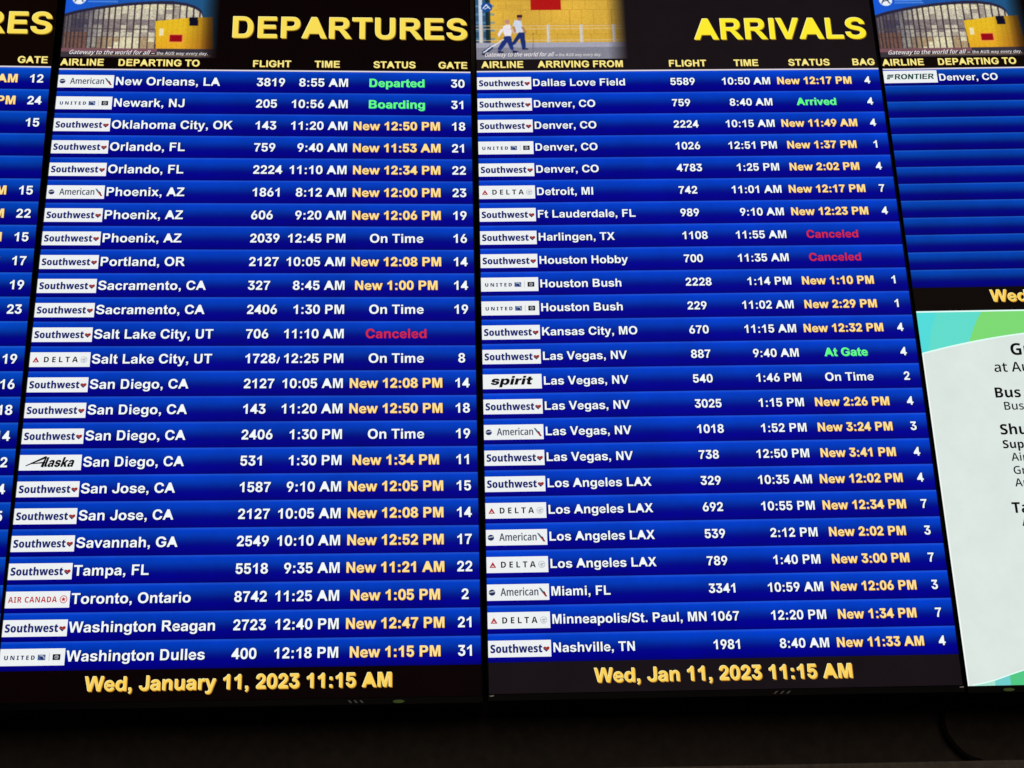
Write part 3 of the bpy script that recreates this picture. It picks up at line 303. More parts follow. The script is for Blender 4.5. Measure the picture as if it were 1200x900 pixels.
GLYPHS = {}
for _k, _s in GLYPH_DATA.items():
    _d = {}
    for _line in _s.split('\n'):
        _p = _line[1:].split(';')
        _cs = []
        for _c in _p[1:]:
            if _c:
                _n = list(map(int, _c.split())); _cs.append(list(zip(_n[::2], _n[1::2])))
        _d[_line[0]] = (int(_p[0]), _cs)
    GLYPHS[_k] = _d
def area(c):
    return sum(c[i - 1][0] * c[i][1] - c[i][0] * c[i - 1][1] for i in range(len(c))) / 2
def inside(p, c):
    r = False
    for i in range(len(c)):
        (x0, y0), (x1, y1) = c[i - 1], c[i]
        if (y0 > p[1]) != (y1 > p[1]) and p[0] < (x1 - x0) * (p[1] - y0) / (y1 - y0) + x0: r = not r
    return r
_tri = {}
def glyph_tris(font, ch):
    key = (font, ch)
    if key not in _tri:
        cs = GLYPHS[font][ch][1]
        vs, fs = [], []
        if cs:
            big = max(cs, key=lambda c: abs(area(c))); sgn = area(big) > 0
            outs = [c for c in cs if (area(c) > 0) == sgn]; holes = [c for c in cs if (area(c) > 0) != sgn]
            for o in outs:
                grp = [o] + [h for h in holes if inside(h[0], o)]
                base = len(vs); flat = [p for c in grp for p in c]
                t = tessellate_polygon([[Vector((x, y, 0)) for x, y in c] for c in grp])
                vs += flat; fs += [tuple(base + i for i in f) for f in t]
        _tri[key] = (vs, fs)
    return _tri[key]
def text_width(s, size, font='B', track=0.0):
    return sum(GLYPHS[font][c][0] + track for c in s) * size / 1000 - track * size / 1000
class Sheet:
    """collects flat shapes drawn on a display; U right, V down in display pixels"""
    def __init__(s): s.v = []; s.f = []; s.mi = []; s.mats = []
    def m(s, mat):
        if mat not in s.mats: s.mats.append(mat)
        return s.mats.index(mat)
    def add(s, pts, faces, mat, layer):
        b = len(s.v); k = s.m(mat)
        s.v += [(u * K, -layer * LAY, -v * K) for u, v in pts]
        for f in faces:
            f = [b + i for i in f]
            a = [pts[i - b] for i in f]
            ar = sum(a[i - 1][0] * a[i][1] - a[i][0] * a[i - 1][1] for i in range(len(a)))
            if abs(ar) < 1e-9: continue
            if ar > 0: f = f[::-1]
            s.f.append(f); s.mi.append(k)
    def rect(s, u0, v0, u1, v1, mat, layer):
        s.add([(u0, v0), (u1, v0), (u1, v1), (u0, v1)], [(0, 1, 2, 3)], mat, layer)
    def poly(s, pts, mat, layer):
        t = tessellate_polygon([[Vector((x, y, 0)) for x, y in pts]])
        s.add(pts, t, mat, layer)
    def disc(s, u, v, r, mat, layer, rv=None, n=18):
        rv = rv or r
        s.add([(u + r * math.cos(i * 2 * math.pi / n), v + rv * math.sin(i * 2 * math.pi / n)) for i in range(n)], [tuple(range(n))], mat, layer)
    def text(s, string, u, v, size, mat, layer, font='B', align='l', shear=0.0, sx=1.0, track=0.0, du=0, dv=0, yscale=1.0):
        """v is the baseline"""
        w = text_width(string, size, font, track) * sx
        x = u - (w if align == 'r' else w / 2 if align == 'c' else 0)
        for ch in string:
            vs, fs = glyph_tris(font, ch)
            q = size / 1000
            if fs: s.add([(x + (px + shear * py) * q * sx + du, v - py * q * yscale + dv) for px, py in vs], fs, mat, layer)
            x += (GLYPHS[font][ch][0] + track) * q * sx
    def mesh(s, name):
        me = bpy.data.meshes.new(name); me.from_pydata(s.v, [], s.f)
        for m in s.mats: me.materials.append(m)
        me.polygons.foreach_set('material_index', s.mi)
        me.update(); return me
def link(name, me, parent=None, loc=None, **props):
    o = bpy.data.objects.new(name, me); sc.collection.objects.link(o)
    if parent: o.parent = parent
    if loc: o.location = loc
    for k, v in props.items(): o[k] = v
    return o
def at(u, v, layer=0): return (u * K, -layer * LAY, -v * K)

WHITE = lit((243, 250, 255)); NAVY = lit((0, 0, 62)); PLATE = lit((238, 241, 242), 0.03, 260)
Y_BODY = {'a': lit((249, 221, 86)), 'b': lit((253, 236, 48))}
Y_LIGHT = lit((255, 244, 160)); Y_DARK = lit((150, 112, 28)); HEAD = lit((250, 236, 140)); HEAD_DK = lit((200, 150, 60))
FOOT = lit((252, 210, 88)); FOOT_LT = lit((255, 244, 178)); FOOT_DK = lit((184, 124, 36))
NEW_C = lit((255, 226, 148)); NEW_D = lit((236, 168, 66))
GREEN = lit((92, 255, 128)); GREEN_D = lit((30, 120, 110)); RED = lit((210, 40, 66)); RED_D = lit((90, 10, 110))

# ------------------------------------------------------------------ header pictures (flat images shown by the displays)
def raster(kind):
    W_, H_ = 300, 180
    U = np.linspace(0, 425, W_)[None, :].repeat(H_, 0); V = np.linspace(-290, -40, H_)[:, None].repeat(W_, 1)
    img = np.zeros((H_, W_, 3)); rng = np.random.RandomState(4)
    def put(mask, col, a=1.0):
        m = (mask * a)[..., None] if not isinstance(mask, bool) else a
        img[:] = img * (1 - m) + np.array(col, float) * m
    def box(u0, v0, u1, v1): return ((U >= u0) & (U <= u1) & (V >= v0) & (V <= v1)).astype(float)
    def pol(pts):
        r = np.zeros(U.shape, bool)
        for i in range(len(pts)):
            (x0, y0), (x1, y1) = pts[i - 1], pts[i]
            if y0 == y1: continue
            c = ((y0 > V) != (y1 > V)) & (U < (x1 - x0) * (V - y0) / (y1 - y0) + x0); r ^= c
        return r.astype(float)
    def seg(p, q, w):
        d = np.array(q, float) - p; L = d @ d
        t = np.clip(((U - p[0]) * d[0] + (V - p[1]) * d[1]) / L, 0, 1)
        return (np.hypot(U - p[0] - t * d[0], V - p[1] - t * d[1]) < w / 2).astype(float)
    nz = rng.rand(H_, W_)
    if kind == 'terminal':
        def c(a, b):
            x, y = 60 + a / 5.4545, b / 5.4545
            return ((x - (69 + 0.1 * (82 - y))) / 0.447, (y - 83.5) / 0.378)
        g = np.clip(U / 400, 0, 1)[..., None]
        img[:] = (1 - g) * np.array((24, 88, 214)) + g * np.array((34, 84, 120))
        top = [c(60, 108), c(90, 97), (c(140, 82)), c(200, 68), c(300, 50), c(400, 36), c(500, 24), c(600, 16), c(700, 11), c(780, 11), c(870, 22), c(930, 42), c(965, 68), c(978, 110)]
        xs = np.array([p[0] for p in top]); ys = np.array([p[1] for p in top])
        roof = np.interp(U, xs, ys, left=ys[0], right=0)
        bottom = c(0, 322)[1]
        body = ((V > roof) & (V < bottom) & (U < xs[-1])).astype(float)
        put(body, (66, 54, 58))
        f = np.clip((U - 10) / 120, 0, 1)
        # glazed bays
        edges = [0]; u = 0.0
        while u < 375:
            w = 9 + 12 * min(1, u / 220) * (1 if u < 280 else 0.75); edges.append(u + w); u += w
        rows = [-215, -203, -190, -176, -158, -140, -118, -103, -88, -72, -57]
        for i in range(len(edges) - 1):
            for j in range(len(rows) - 1):
                bright = 0.55 * rng.rand() + 0.45 * (0.5 + 0.5 * math.sin(i * 0.9 + j * 0.35)); lv = -160 < rows[j] < -120
                base = np.array((206, 198, 176)) if bright > 0.35 else np.array((168, 156, 144))
                if lv and bright < 0.6: base = np.array((140, 128, 126))
                if rows[j] < -190 and bright > 0.3: base = np.array((222, 214, 180))
                if rows[j] >= -103: base = np.array((226, 216, 180)) if bright > 0.4 else np.array((176, 152, 118))
                dim = np.clip(edges[i] / 110, 0.42, 1); col = base * dim + np.array((20, 22, 60)) * (1 - dim)
                if edges[i] < 60 and rows[j] >= -118: col = np.array((118, 86, 76))
                put(box(edges[i] + 3.4, rows[j] + 0.5, edges[i + 1] - 0.6, rows[j + 1]) * body, col)
        img[:] = np.where(body[..., None] > 0, img * (0.72 + 0.5 * nz[..., None]), img)
        band = ((V > roof - 1) & (V < roof + 8) & (U < xs[-1])).astype(float); put(band, (40, 38, 62))
        put(box(0, c(0, 193)[1] - 1.5, 330, c(0, 193)[1] + 1.5) * body, (84, 72, 74))
        yb = pol([c(665, 140), c(880, 116), c(1036, 110), c(1032, 330), c(660, 328)])
        put(yb, (230, 186, 38))
        for k in range(12): put(box(c(660, 0)[0] + k * 13.5, -200, c(660, 0)[0] + k * 13.5 + 1.4, -50) * yb, (206, 156, 24), 0.6)
        gx = np.clip((U - c(860, 0)[0]) / 70, 0, 1)[..., None] * yb[..., None]
        img[:] = img * (1 - np.array((0.35, 0.45, 0.3)) * gx)
        gy = np.clip((V + 130) / 80, 0, 1)[..., None] * yb[..., None]; img[:] = img * (1 - np.array((0, 0.12, 0)) * gy)
        put(pol([c(884, 114), c(940, 112), c(940, 168), c(884, 168)]), (14, 12, 34))
        put(box(*c(750, 222), *c(840, 278)) , (240, 160, 60)); put(box(*c(757, 228), *c(832, 272)), (150, 10, 24))
        put(box(*c(690, 186), *c(712, 232)), (236, 224, 180))
        put(box(0, bottom - 2, 425, -40), (60, 52, 60)); put(box(0, bottom - 2, 250, bottom + 8), (122, 82, 90))
        put(box(60, -48, 390, -45.5), (190, 160, 110), 0.6)
        lc = c(178, -2); put((np.hypot(U - lc[0], V - lc[1]) < 18).astype(float), (236, 242, 248))
        put(seg((lc[0] - 11, lc[1] + 9), (lc[0] - 1, lc[1] - 10), 3.4), (40, 60, 90)); put(seg((lc[0] - 1, lc[1] - 10), (lc[0] + 10, lc[1] + 9), 3.4), (40, 60, 90))
        put(seg((lc[0] - 9, lc[1] + 4), (lc[0] + 8, lc[1] - 2), 2.4), (40, 60, 90))
        for (a0, a1, b) in ((236, 420, 2), (232, 428, 18)):
            p0, p1 = c(a0, b), c(a1, b); put(box(p0[0], p0[1] - 3.6, p1[0], p1[1] + 1.2), (96, 150, 236), 0.75)
        fade = np.clip((c(1090, 0)[0] - U) / 48, 0, 1)
    else:
        def c(a, b): return ((550 + a / 6 - 557.3) / 0.4365, (b / 6 - 84.5) / 0.375)
        img[:] = (223, 177, 66)
        wall_v = c(0, 298)[1]
        put(box(0, -290, c(145, 0)[0], wall_v), (52, 86, 116))
        for k in range(9): put(box(0, -290 + 26 * k, 50, -283 + 26 * k), (96, 140, 170), 0.7)
        put(box(*c(64, -200), *c(92, 300)), (196, 208, 224)); put(box(*c(112, -200), *c(142, 298)), (20, 44, 56)); put(box(*c(136, -200), *c(146, 298)), (60, 56, 40))
        for b in (-60, 0, 65, 176, 240):
            p = c(0, b)[1]; put(box(c(147, 0)[0], p - 0.8, 425, p + 0.8), (176, 132, 44), 0.6)
        for b0, b1, xs_ in ((-60, 0, (200, 330, 700, 860, 1000)), (0, 65, (260, 735, 825, 990)), (65, 176, (238, 365, 497, 580, 712, 795, 880, 1010)),
                            (176, 240, (300, 470, 715, 880)), (240, 298, (220, 490, 620, 860, 960))):
            for a in xs_: put(box(c(a, 0)[0] - 0.8, c(0, b0)[1], c(a, 0)[0] + 0.8, c(0, b1)[1]), (176, 132, 44), 0.6)
        sh_ = (0.5 + 0.5 * np.sin(U / 37.0 + 1)) * (0.5 + 0.5 * np.cos(V / 31.0)); img[:] = img * (0.95 + 0.08 * sh_[..., None])
        img[:] = img * (0.95 + 0.1 * nz[..., None])
        put(box(*c(438, -80), *c(652, 66)), (176, 22, 22))
        for b in (180, 202, 284):
            p = c(0, b)[1]; put(box(0, p - 1.6, 420, p + 1.6), (226, 196, 156), 0.75)
        for a in (84, 555, 790, 1020):
            put(box(*c(a - 11, 172), *c(a + 11, 300)), (214, 206, 196)); put(box(*c(a + 3, 176), *c(a + 9, 300)), (150, 140, 130), 0.6)
        put(box(0, wall_v, 425, -40), (132, 132, 146)); put(box(0, wall_v, 425, c(0, 335)[1]), (164, 164, 180))
        put(seg(c(448, 230), c(440, 410), 1.6), (110, 90, 90), 0.8)
        def P(*a): return [c(*q) for q in a]
        # two travellers walking with a case, as drawn in the picture
        put(pol(P((348, 225), (388, 228), (392, 338), (366, 342), (352, 268), (318, 310), (272, 330), (300, 296), (330, 250))), (26, 46, 110))
        put(pol(P((318, 140), (362, 136), (372, 176), (372, 226), (326, 230), (318, 180), (310, 190), (306, 168))), (206, 214, 230))
        put(seg(c(372, 190), c(396, 226), 5), (170, 120, 90)); put(seg(c(312, 190), c(320, 220), 5), (170, 120, 90))
        put((np.hypot((U - c(352, 126)[0]), (V - c(352, 126)[1]) * 0.9) < 6.5).astype(float), (168, 120, 92)); put(box(*c(336, 100), *c(374, 120)), (62, 30, 40))
        put(pol(P((366, 338), (410, 342), (408, 350), (366, 348))), (30, 34, 70))
        put(pol(P((246, 250), (290, 254), (306, 340), (300, 356), (282, 344), (262, 296), (236, 330), (214, 356), (192, 346), (212, 310))), (30, 48, 118))
        put(pol(P((240, 176), (284, 168), (296, 202), (292, 252), (246, 254), (234, 216), (204, 262), (194, 240), (214, 208), (232, 200))), (232, 226, 236))
        put(seg(c(290, 200), c(316, 236), 4), (214, 180, 180)); put((np.hypot(U - c(266, 150)[0], V - c(266, 150)[1]) < 7).astype(float), (186, 140, 128))
        put(pol(P((196, 354), (236, 364), (232, 374), (196, 370))), (24, 30, 70)); put(pol(P((300, 354), (340, 362), (338, 372), (298, 370))), (24, 30, 70))
        put(seg(c(236, 276), c(150, 330), 3.4), (226, 224, 226))
        put(pol(P((82, 362), (146, 318), (164, 336), (108, 384))), (40, 50, 96)); put(seg(c(96, 366), c(150, 326), 4), (232, 236, 240)); put(seg(c(84, 378), c(112, 388), 4), (20, 20, 40))
        lc = c(122, 44); put((np.hypot(U - lc[0], V - lc[1]) < 15.5).astype(float), (26, 74, 150))
        put(seg((lc[0] - 10, lc[1] + 4), (lc[0] - 1, lc[1] - 8), 3.2), (240, 244, 250)); put(seg((lc[0] - 1, lc[1] - 8), (lc[0] + 9, lc[1] + 5), 3.2), (240, 244, 250)); put(seg((lc[0] - 5, lc[1] + 6), (lc[0] + 4, lc[1] + 0), 2.4), (240, 244, 250))
        for (a0, a1, b) in ((190, 372, 34), (200, 376, 52)):
            p0, p1 = c(a0, b), c(a1, b); put(box(p0[0], p0[1] - 1.5, p1[0], p1[1] + 1.5), (196, 150, 56), 0.8)
        fade = np.clip((c(1110, 0)[0] - U) / 52, 0, 1)
    return W_, H_, U, V, img, fade ** 0.8
_pics = {}
def picture_mesh(kind, black):
    if kind in _pics: return _pics[kind]
    W_, H_, U, V, img, fade = raster(kind)
    q = np.pad(img, ((1, 1), (1, 1), (0, 0)), 'edge'); img = (q[:-2, 1:-1] + q[2:, 1:-1] + q[1:-1, :-2] + q[1:-1, 2:] + 2 * q[1:-1, 1:-1]) / 6
    img = img * (0.93 + 0.14 * np.random.RandomState(9).rand(H_, W_, 1))
    img = np.clip(img, 0, 255) * fade[..., None] + np.array(black) * (1 - fade[..., None])
    l = img / 255; l = np.where(l <= 0.04045, l / 12.92, ((l + 0.055) / 1.055) ** 2.4)
    vs = np.stack([U * K, np.zeros_like(U), -V * K], -1).reshape(-1, 3)
    idx = np.arange(W_ * H_).reshape(H_, W_)
    fs = np.stack([idx[1:, :-1], idx[1:, 1:], idx[:-1, 1:], idx[:-1, :-1]], -1).reshape(-1, 4)
    me = bpy.data.meshes.new('header_picture_' + kind); me.from_pydata(vs.tolist(), [], fs.tolist())
    ca = me.color_attributes.new('picture', 'FLOAT_COLOR', 'POINT')
    ca.data.foreach_set('color', np.concatenate([l.reshape(-1, 3), np.ones((W_ * H_, 1))], 1).ravel().astype(np.float32))
    me.materials.append(picture_mat('picture_on_display_' + kind)); me.update()
    _pics[kind] = me
    return me

# ------------------------------------------------------------------ airline plates (144 x 38 display pixels)
C_SW = lit((26, 38, 108)); C_GR = lit((74, 84, 100)); C_NV = lit((34, 44, 92)); C_RED = lit((184, 44, 52)); C_DK = lit((28, 30, 40))
C_BL = lit((64, 92, 150)); C_LG = lit((178, 184, 192)); C_FR = lit((22, 74, 62)); C_ORG = lit((236, 150, 60)); C_BLK = lit((12, 12, 14)); C_HR = lit((156, 44, 48)); C_ORG2 = lit((168, 100, 66)); C_TEAL = lit((70, 110, 130))
_plates = {}
def plate_mesh(kind):
    if kind in _plates: return _plates[kind]
    s = Sheet(); s.rect(0, 0, 144, 38, PLATE, 0)
    if kind == 'southwest':
        w = text_width('Southwest', 26, 'W'); s.text('Southwest', 4, 28, 26, C_SW, 1, 'W', sx=120 / w); s.text('Southwest', 4.5, 28.2, 26, C_SW, 1.5, 'W', sx=120 / w)
        s.rect(121, 9, 123, 10.5, C_LG, 1)
        def q(pts): return [(133 + (x - 133) * 0.95, 21 + (y - 21) * 0.78) for x, y in pts]
        s.poly(q([(133, 29), (126, 21), (125.5, 16), (128.5, 13.5), (132, 14.5), (133, 16), (135, 14), (139, 13.5), (141, 16.5), (140, 21)]), C_HR, 1)
        s.poly(q([(126.2, 20.6), (133, 29), (136, 25.5), (127, 18)]), C_SW, 2); s.poly(q([(128, 19), (136, 25), (137, 23.6), (128.6, 17.4)]), C_ORG2, 3)
    elif kind == 'american':
        s.disc(11.5, 19, 7.6, C_NV, 1, 7.2); s.poly([(5, 17.5), (18.5, 14.5), (18, 18), (5.5, 20)], C_LG, 2); s.poly([(5, 20.5), (18, 19.5), (15.5, 24.5), (8, 24.8)], C_NV, 2)
        w = text_width('American', 25, 'N'); s.text('American', 31, 27, 25, C_GR, 1, 'N', sx=89 / w); s.text('American', 31.5, 27.1, 25, C_GR, 1.5, 'N', sx=89 / w)
        s.poly([(120, 9), (125, 10), (132, 19), (127.5, 21)], C_TEAL, 1); s.poly([(127.5, 20), (131, 18.4), (140, 30), (135, 30.5)], C_HR, 2); s.poly([(131, 17), (134, 19), (138, 29), (134, 24)], C_DK, 3)
    elif kind == 'united':
        w = text_width('UNITED', 12, 'M', 250); s.text('UNITED', 9, 24.8, 13.5, C_NV, 1, 'W', sx=69 / w * 0.9, track=230)
        s.rect(84, 13.5, 101, 26, C_BL, 1); s.poly([(86, 15), (95, 14.5), (99.5, 20), (99, 25), (94, 20)], C_LG, 2); s.poly([(88, 17), (95, 18), (99, 25.5), (92, 24)], C_NV, 3)
        s.rect(108.6, 10.5, 109.8, 28.5, C_LG, 1)
        s.rect(117, 13, 134, 26, C_BLK, 1); s.disc(125.5, 19.5, 4.6, C_LG, 2); s.disc(125.5, 19.5, 3.2, C_BLK, 3); s.rect(123, 18, 130, 19.4, C_LG, 4); s.rect(124.6, 20.6, 128, 21.6, C_LG, 4)
    elif kind == 'delta':
        s.poly([(6.5, 26), (14.5, 12), (22.5, 26)], C_RED, 1); s.poly([(10.5, 25), (14.5, 20), (18.5, 25), (14.5, 23)], PLATE, 2); s.poly([(14.5, 12), (22.5, 26), (18, 23)], lit((130, 24, 50)), 2)
        w = text_width('DELTA', 19, 'M', 270); s.text('DELTA', 32, 26, 20, C_DK, 1, 'M', sx=82 / w * 0.96, track=270)
        s.disc(129, 19.5, 8.2, C_LG, 1); s.disc(129, 19.5, 6.8, PLATE, 2); s.poly([(122, 20), (129, 16), (136, 17), (130, 21)], C_LG, 3); s.poly([(124, 23), (131, 21.5), (134, 22.5), (129, 25)], C_LG, 3)
    elif kind == 'alaska':
        for a, b, wd in (((15, 27), (62, 5), 5.6), ((62, 4), (53, 30), 7.0), ((24, 22), (60, 18.5), 4.2)):
            dx, dy = b[0] - a[0], b[1] - a[1]; L = math.hypot(dx, dy); nx, ny = -dy / L * wd / 2, dx / L * wd / 2
            s.poly([(a[0] - nx * .4, a[1] - ny * .4), (b[0] - nx, b[1] - ny), (b[0] + nx, b[1] + ny), (a[0] + nx * .4, a[1] + ny * .4)], C_BLK, 1 + (wd < 3) * 2 + (wd > 4))
        s.text('laska', 56, 30, 33, C_BLK, 5, 'K', shear=0.36, sx=0.8)
    elif kind == 'spirit':
        w = text_width('spirit', 33, 'K'); s.text('spirit', 17, 27.5, 33, C_BLK, 1, 'K', shear=0.22, sx=102 / w, yscale=0.96)
    elif kind == 'air_canada':
        w = text_width('AIR CANADA', 17, 'M', 60); s.text('AIR CANADA', 6, 25.5, 18.5, C_RED, 1, 'M', sx=108 / w * 0.93, track=60)
        s.disc(130, 19, 8.6, C_RED, 1, 9); s.disc(130, 19, 7, PLATE, 2, 7.4)
        st = []
        for i in range(10):
            r = 5.9 if i % 2 == 0 else 2.7; a = math.pi * i / 5 - math.pi / 2; st.append((130 + r * math.cos(a), 19 + r * math.sin(a)))
        s.poly(st, lit((206, 24, 30)), 3)
    elif kind == 'frontier':
        for k, (x0, x1) in enumerate(((11, 28), (9.8, 26), (8.5, 17))):
            y = 11.6 + k * 5.3; s.poly([(x0, y), (x1, y), (x1 - 1.6, y + 4.1), (x0 - 1.2, y + 4.1)], C_FR, 1)
        w = text_width('RONTIER', 23, 'B', 10)
        for du in (0, 0.9): s.text('RONTIER', 27 + du, 27, 23, C_FR, 1 + du / 2, 'B', shear=0.14, sx=109 / w * 0.98, track=10)
    _plates[kind] = s.mesh('airline_plate_' + kind)
    return _plates[kind]
PLATE_LABEL = {'southwest': 'white plate with navy lettering and a small heart', 'american': 'white plate with thin grey lettering and a tail emblem',
    'united': 'white plate with small spaced letters and two dark squares', 'delta': 'white plate with a red triangle and spaced dark capitals',
    'alaska': 'white plate with black script lettering', 'spirit': 'white plate with heavy black slanted lettering',
    'air_canada': 'white plate with red capitals and a leaf roundel', 'frontier': 'white plate with dark green slanted capitals'}

# ------------------------------------------------------------------ text meshes
_tm = {}
def cached(key, fn):
    if key not in _tm: _tm[key] = fn()
    return _tm[key]
def text_mesh(string, style, align, size=34.5):
    def make():
        s = Sheet()
        if style == 'white':
            s.text(string, 0, 0, size, NAVY, 0, align=align, du=1.6, dv=1.8); s.text(string, 0, 0, size, NAVY, 0.5, align=align, du=-1.3, dv=-0.6); s.text(string, 0, 0, size, WHITE, 1, align=align)
        elif style == 'new':
            s.text(string, 0, 0, size, NAVY, 0, align=align, du=2.2, dv=2.2); s.text(string, 0, 0, size, NEW_D, 1, align=align, du=0.7, dv=0.7); s.text(string, 0, 0, size, NEW_D, 1.5, align=align, du=-0.6, dv=0.2)
            s.text(string, 0, 0, size, NEW_C, 2, align=align, du=-0.3, dv=-0.3)
        elif style == 'green':
            s.text(string, 0, 0, size, GREEN_D, 0, align=align, du=1.3, dv=1.3); s.text(string, 0, 0, size, lit((150, 255, 200)), 1, align=align, du=-0.8, dv=-0.6); s.text(string, 0, 0, size, GREEN, 2, align=align)
        elif style == 'red':
            s.text(string, 0, 0, size, RED_D, 0, align=align, du=1.3, dv=1.3); s.text(string, 0, 0, size, RED, 1, align=align)
        elif style == 'head':
            s.text(string, 0, 0, size, HEAD_DK, 0, align=align, du=1.0, dv=1.0); s.text(string, 0, 0, size, HEAD, 1, align=align)
        elif style in ('titlea', 'titleb'):
            s.text(string, 0, 0, size, Y_DARK, 0, align=align, du=2.0, dv=2.2); s.text(string, 0, 0, size, Y_LIGHT, 1, align=align, du=-1.6, dv=-1.6)
            s.text(string, 0, 0, size, Y_BODY[style[-1]], 2, align=align)
        elif style == 'foot':
            s.text(string, 0, 0, size, FOOT_DK, 0, align=align, du=1.7, dv=1.7); s.text(string, 0, 0, size, FOOT_LT, 1, align=align, du=-1.2, dv=-1.2)
            s.text(string, 0, 0, size, FOOT, 2, align=align)
        return s.mesh('lettering')
    return cached((string, style, align, size), make)

# ------------------------------------------------------------------ the monitors
V0, V1 = -290, 1630
def box_faces(s, x0, x1, y0, y1, z0, z1, mat):
    b = len(s.v); k = s.m(mat)
    s.v += [(x, y, z) for x in (x0, x1) for y in (y0, y1) for z in (z0, z1)]
    for f in ((0, 1, 3, 2), (4, 6, 7, 5), (0, 4, 5, 1), (2, 3, 7, 6), (0, 2, 6, 4), (1, 5, 7, 3)):
        s.f.append([b + i for i in f]); s.mi.append(k)
def frame_mesh(bz, bb):
    """rim of four bevelled bars round the lit area; bz side width, bb bottom width in metres"""
    s = Sheet(); s.m(M_BEZEL); s.m(M_TRIM)
    x0, x1, z0, z1 = 0.0, 1080 * K, -V1 * K, -V0 * K
    prof = [(0.0, 0.0005, 1), (0.0004, -0.0016, 1), (0.0012, -0.0022, 0), (1.0, -0.0022, 0), (1.0, 0.012, 0)]
    rings = []
    for t, y, _ in prof:
        if t == 1.0:
            a = bz - (0.0006 if y < 0 else 0); bt = bb - (0.0006 if y < 0 else 0)
        else: a = bt = t
        rings.append([(x0 - a, y, z0 - bt), (x1 + a, y, z0 - bt), (x1 + a, y, z1 + a), (x0 - a, y, z1 + a)])
    for r in rings: s.v += r
    for i in range(len(rings) - 1):
        for j in range(4):
            a, b = i * 4 + j, i * 4 + (j + 1) % 4
            s.f.append([a, b, b + 4, a + 4]); s.mi.append(1 if i < 1 else 0)
    return s.mesh('monitor_frame')
def monitor(name, label, origin, cols, panel_rgb, tint, title, title_style, picture, columns, rows, row_h, time_right, status_c, footer, bezel, tsize):
    base_v = V1 + 18                      # origin of the thing: middle of its lower edge
    c0, c1, c2 = [Vector(c) for c in cols]
    up = -c1
    R = Matrix((c0, c2, up)).transposed().to_4x4()
    shift = Vector((540 * K, 0, -base_v * K))
    root = bpy.data.objects.new(name, None); sc.collection.objects.link(root)
    root.matrix_world = Matrix.Translation(Vector(origin) + c0 * shift.x + up * shift.z) @ R
    root['label'] = label; root['category'] = 'monitor'; root['group'] = 'flight information monitors hung side by side'
    def P(u, v, layer=0): return Vector(at(u, v, layer)) - Vector((shift.x, 0, shift.z))
    panel = lit(panel_rgb, 0.12, 14)
    s = Sheet(); s.rect(0, V0, 1080, V1, panel, 0)
    link('screen_panel', s.mesh('screen_panel'), root, P(0, 0))
    link('frame', frame_mesh(bezel, 0.0105), root, P(0, 0))
    s = Sheet(); box_faces(s, -bezel + 0.0003, 1080 * K + bezel - 0.0003, 0.0125, 0.062, -V1 * K - 0.0100, -V0 * K + bezel - 0.0003, M_HOUSING)
    link('housing', s.mesh('housing'), root, P(0, 0))
    if picture:
        link('header_picture', picture_mesh(picture, panel_rgb), root, P(0, 0, 1), label='airport terminal at dusk beside a yellow block' if picture == 'terminal' else 'two travellers walking past a yellow wall')
        s = Sheet(); a = 'Gateway to the world for all'; w = text_width(a, 20, 'N')
        u0, w0, ud, u1, w1 = (19, 211, 236, 249, 135) if picture == 'terminal' else (20, 186, 211, 221, 115)
        CAP = lit((232, 226, 228)); s.text(a, u0, -48.5, 17.5, CAP, 0, 'N', shear=0.4, sx=w0 / w * 20 / 17.5); s.rect(ud, -53, ud + 8, -51.2, CAP, 0)
        a = 'the AUS way every day.'; w = text_width(a, 13, 'B'); s.text(a, u1, -48.5, 13, lit((206, 202, 204)), 0, 'B', shear=0.15, sx=w1 / w)
        link('picture_caption', s.mesh('picture_caption'), root, P(0, 0, 3))
    link('title_text', text_mesh(title, title_style, 'r', 92.4), root, P(1077 if title[0] == 'D' else 1063, -103 if title[0] == 'D' else -97, 4))
    for t, u, al in columns: link('column_heading', text_mesh(t, 'head', al, 28.4), root, P(u, -13.5, 4))
    s = Sheet(); s.rect(0, -4.2, 1080, -0.2, lit((222, 214, 222)), 0); link('header_rule', s.mesh('header_rule'), root, P(0, 0, 2))
    rm = row_mat('blue_row_pixels_' + title.lower() + '_%d' % len(rows) + name[-3:], tint, row_h)
    s = Sheet(); s.rect(0, 0, 1080, row_h, rm, 0); rme = s.mesh('flight_row')
    base = row_h * 0.5 + 0.5 + 0.358 * tsize
    for i, r in enumerate(rows):
        ro = link('flight_row', rme, root, P(0, i * row_h, 1))
        if r is None: continue
        air, dest, fl, tm, (st, ss), gate = r
        if air: link('airline_plate', plate_mesh(air), ro, at(0, row_h * 0.5 - 17 if row_h > 60 else 3, 2), label=PLATE_LABEL[air])
        if dest: link('destination_text', text_mesh(dest, 'white', 'l', tsize), ro, at(147, base, 3))
        if fl:
            if fl.endswith('/'):
                s = Sheet(); w = text_width(fl[:-1], 34.5)
                s.text(fl[:-1], 0, 0, 34.5, WHITE, 1); s.poly([(w + 1, 0.5), (w + 4.5, 0.5), (w + 9, -13), (w + 9, -16), (w + 7, -16)], WHITE, 1)
                link('flight_number', s.mesh('lettering'), ro, at(515, base, 3))
            else: link('flight_number', text_mesh(fl, 'white', 'l', tsize), ro, at(515, base, 3))
        if tm: link('time_text', text_mesh(tm, 'white', 'r', tsize), ro, at(time_right, base, 3))
        if st:
            if ss == 'fragment': link('status_text', text_mesh(st, 'new', 'r', tsize), ro, at(1000, base, 3))
            else: link('status_text', text_mesh(st, ss, 'c', tsize), ro, at(status_c, base, 3))
        if gate:
            if ss == 'fragment' or gate.startswith('!'): link('gate_number', text_mesh(gate.strip('!'), 'white', 'r', tsize), ro, at(1065, base, 3))
            else: link('gate_number', text_mesh(gate, 'white', 'c', tsize), ro, at(1046, base, 3))
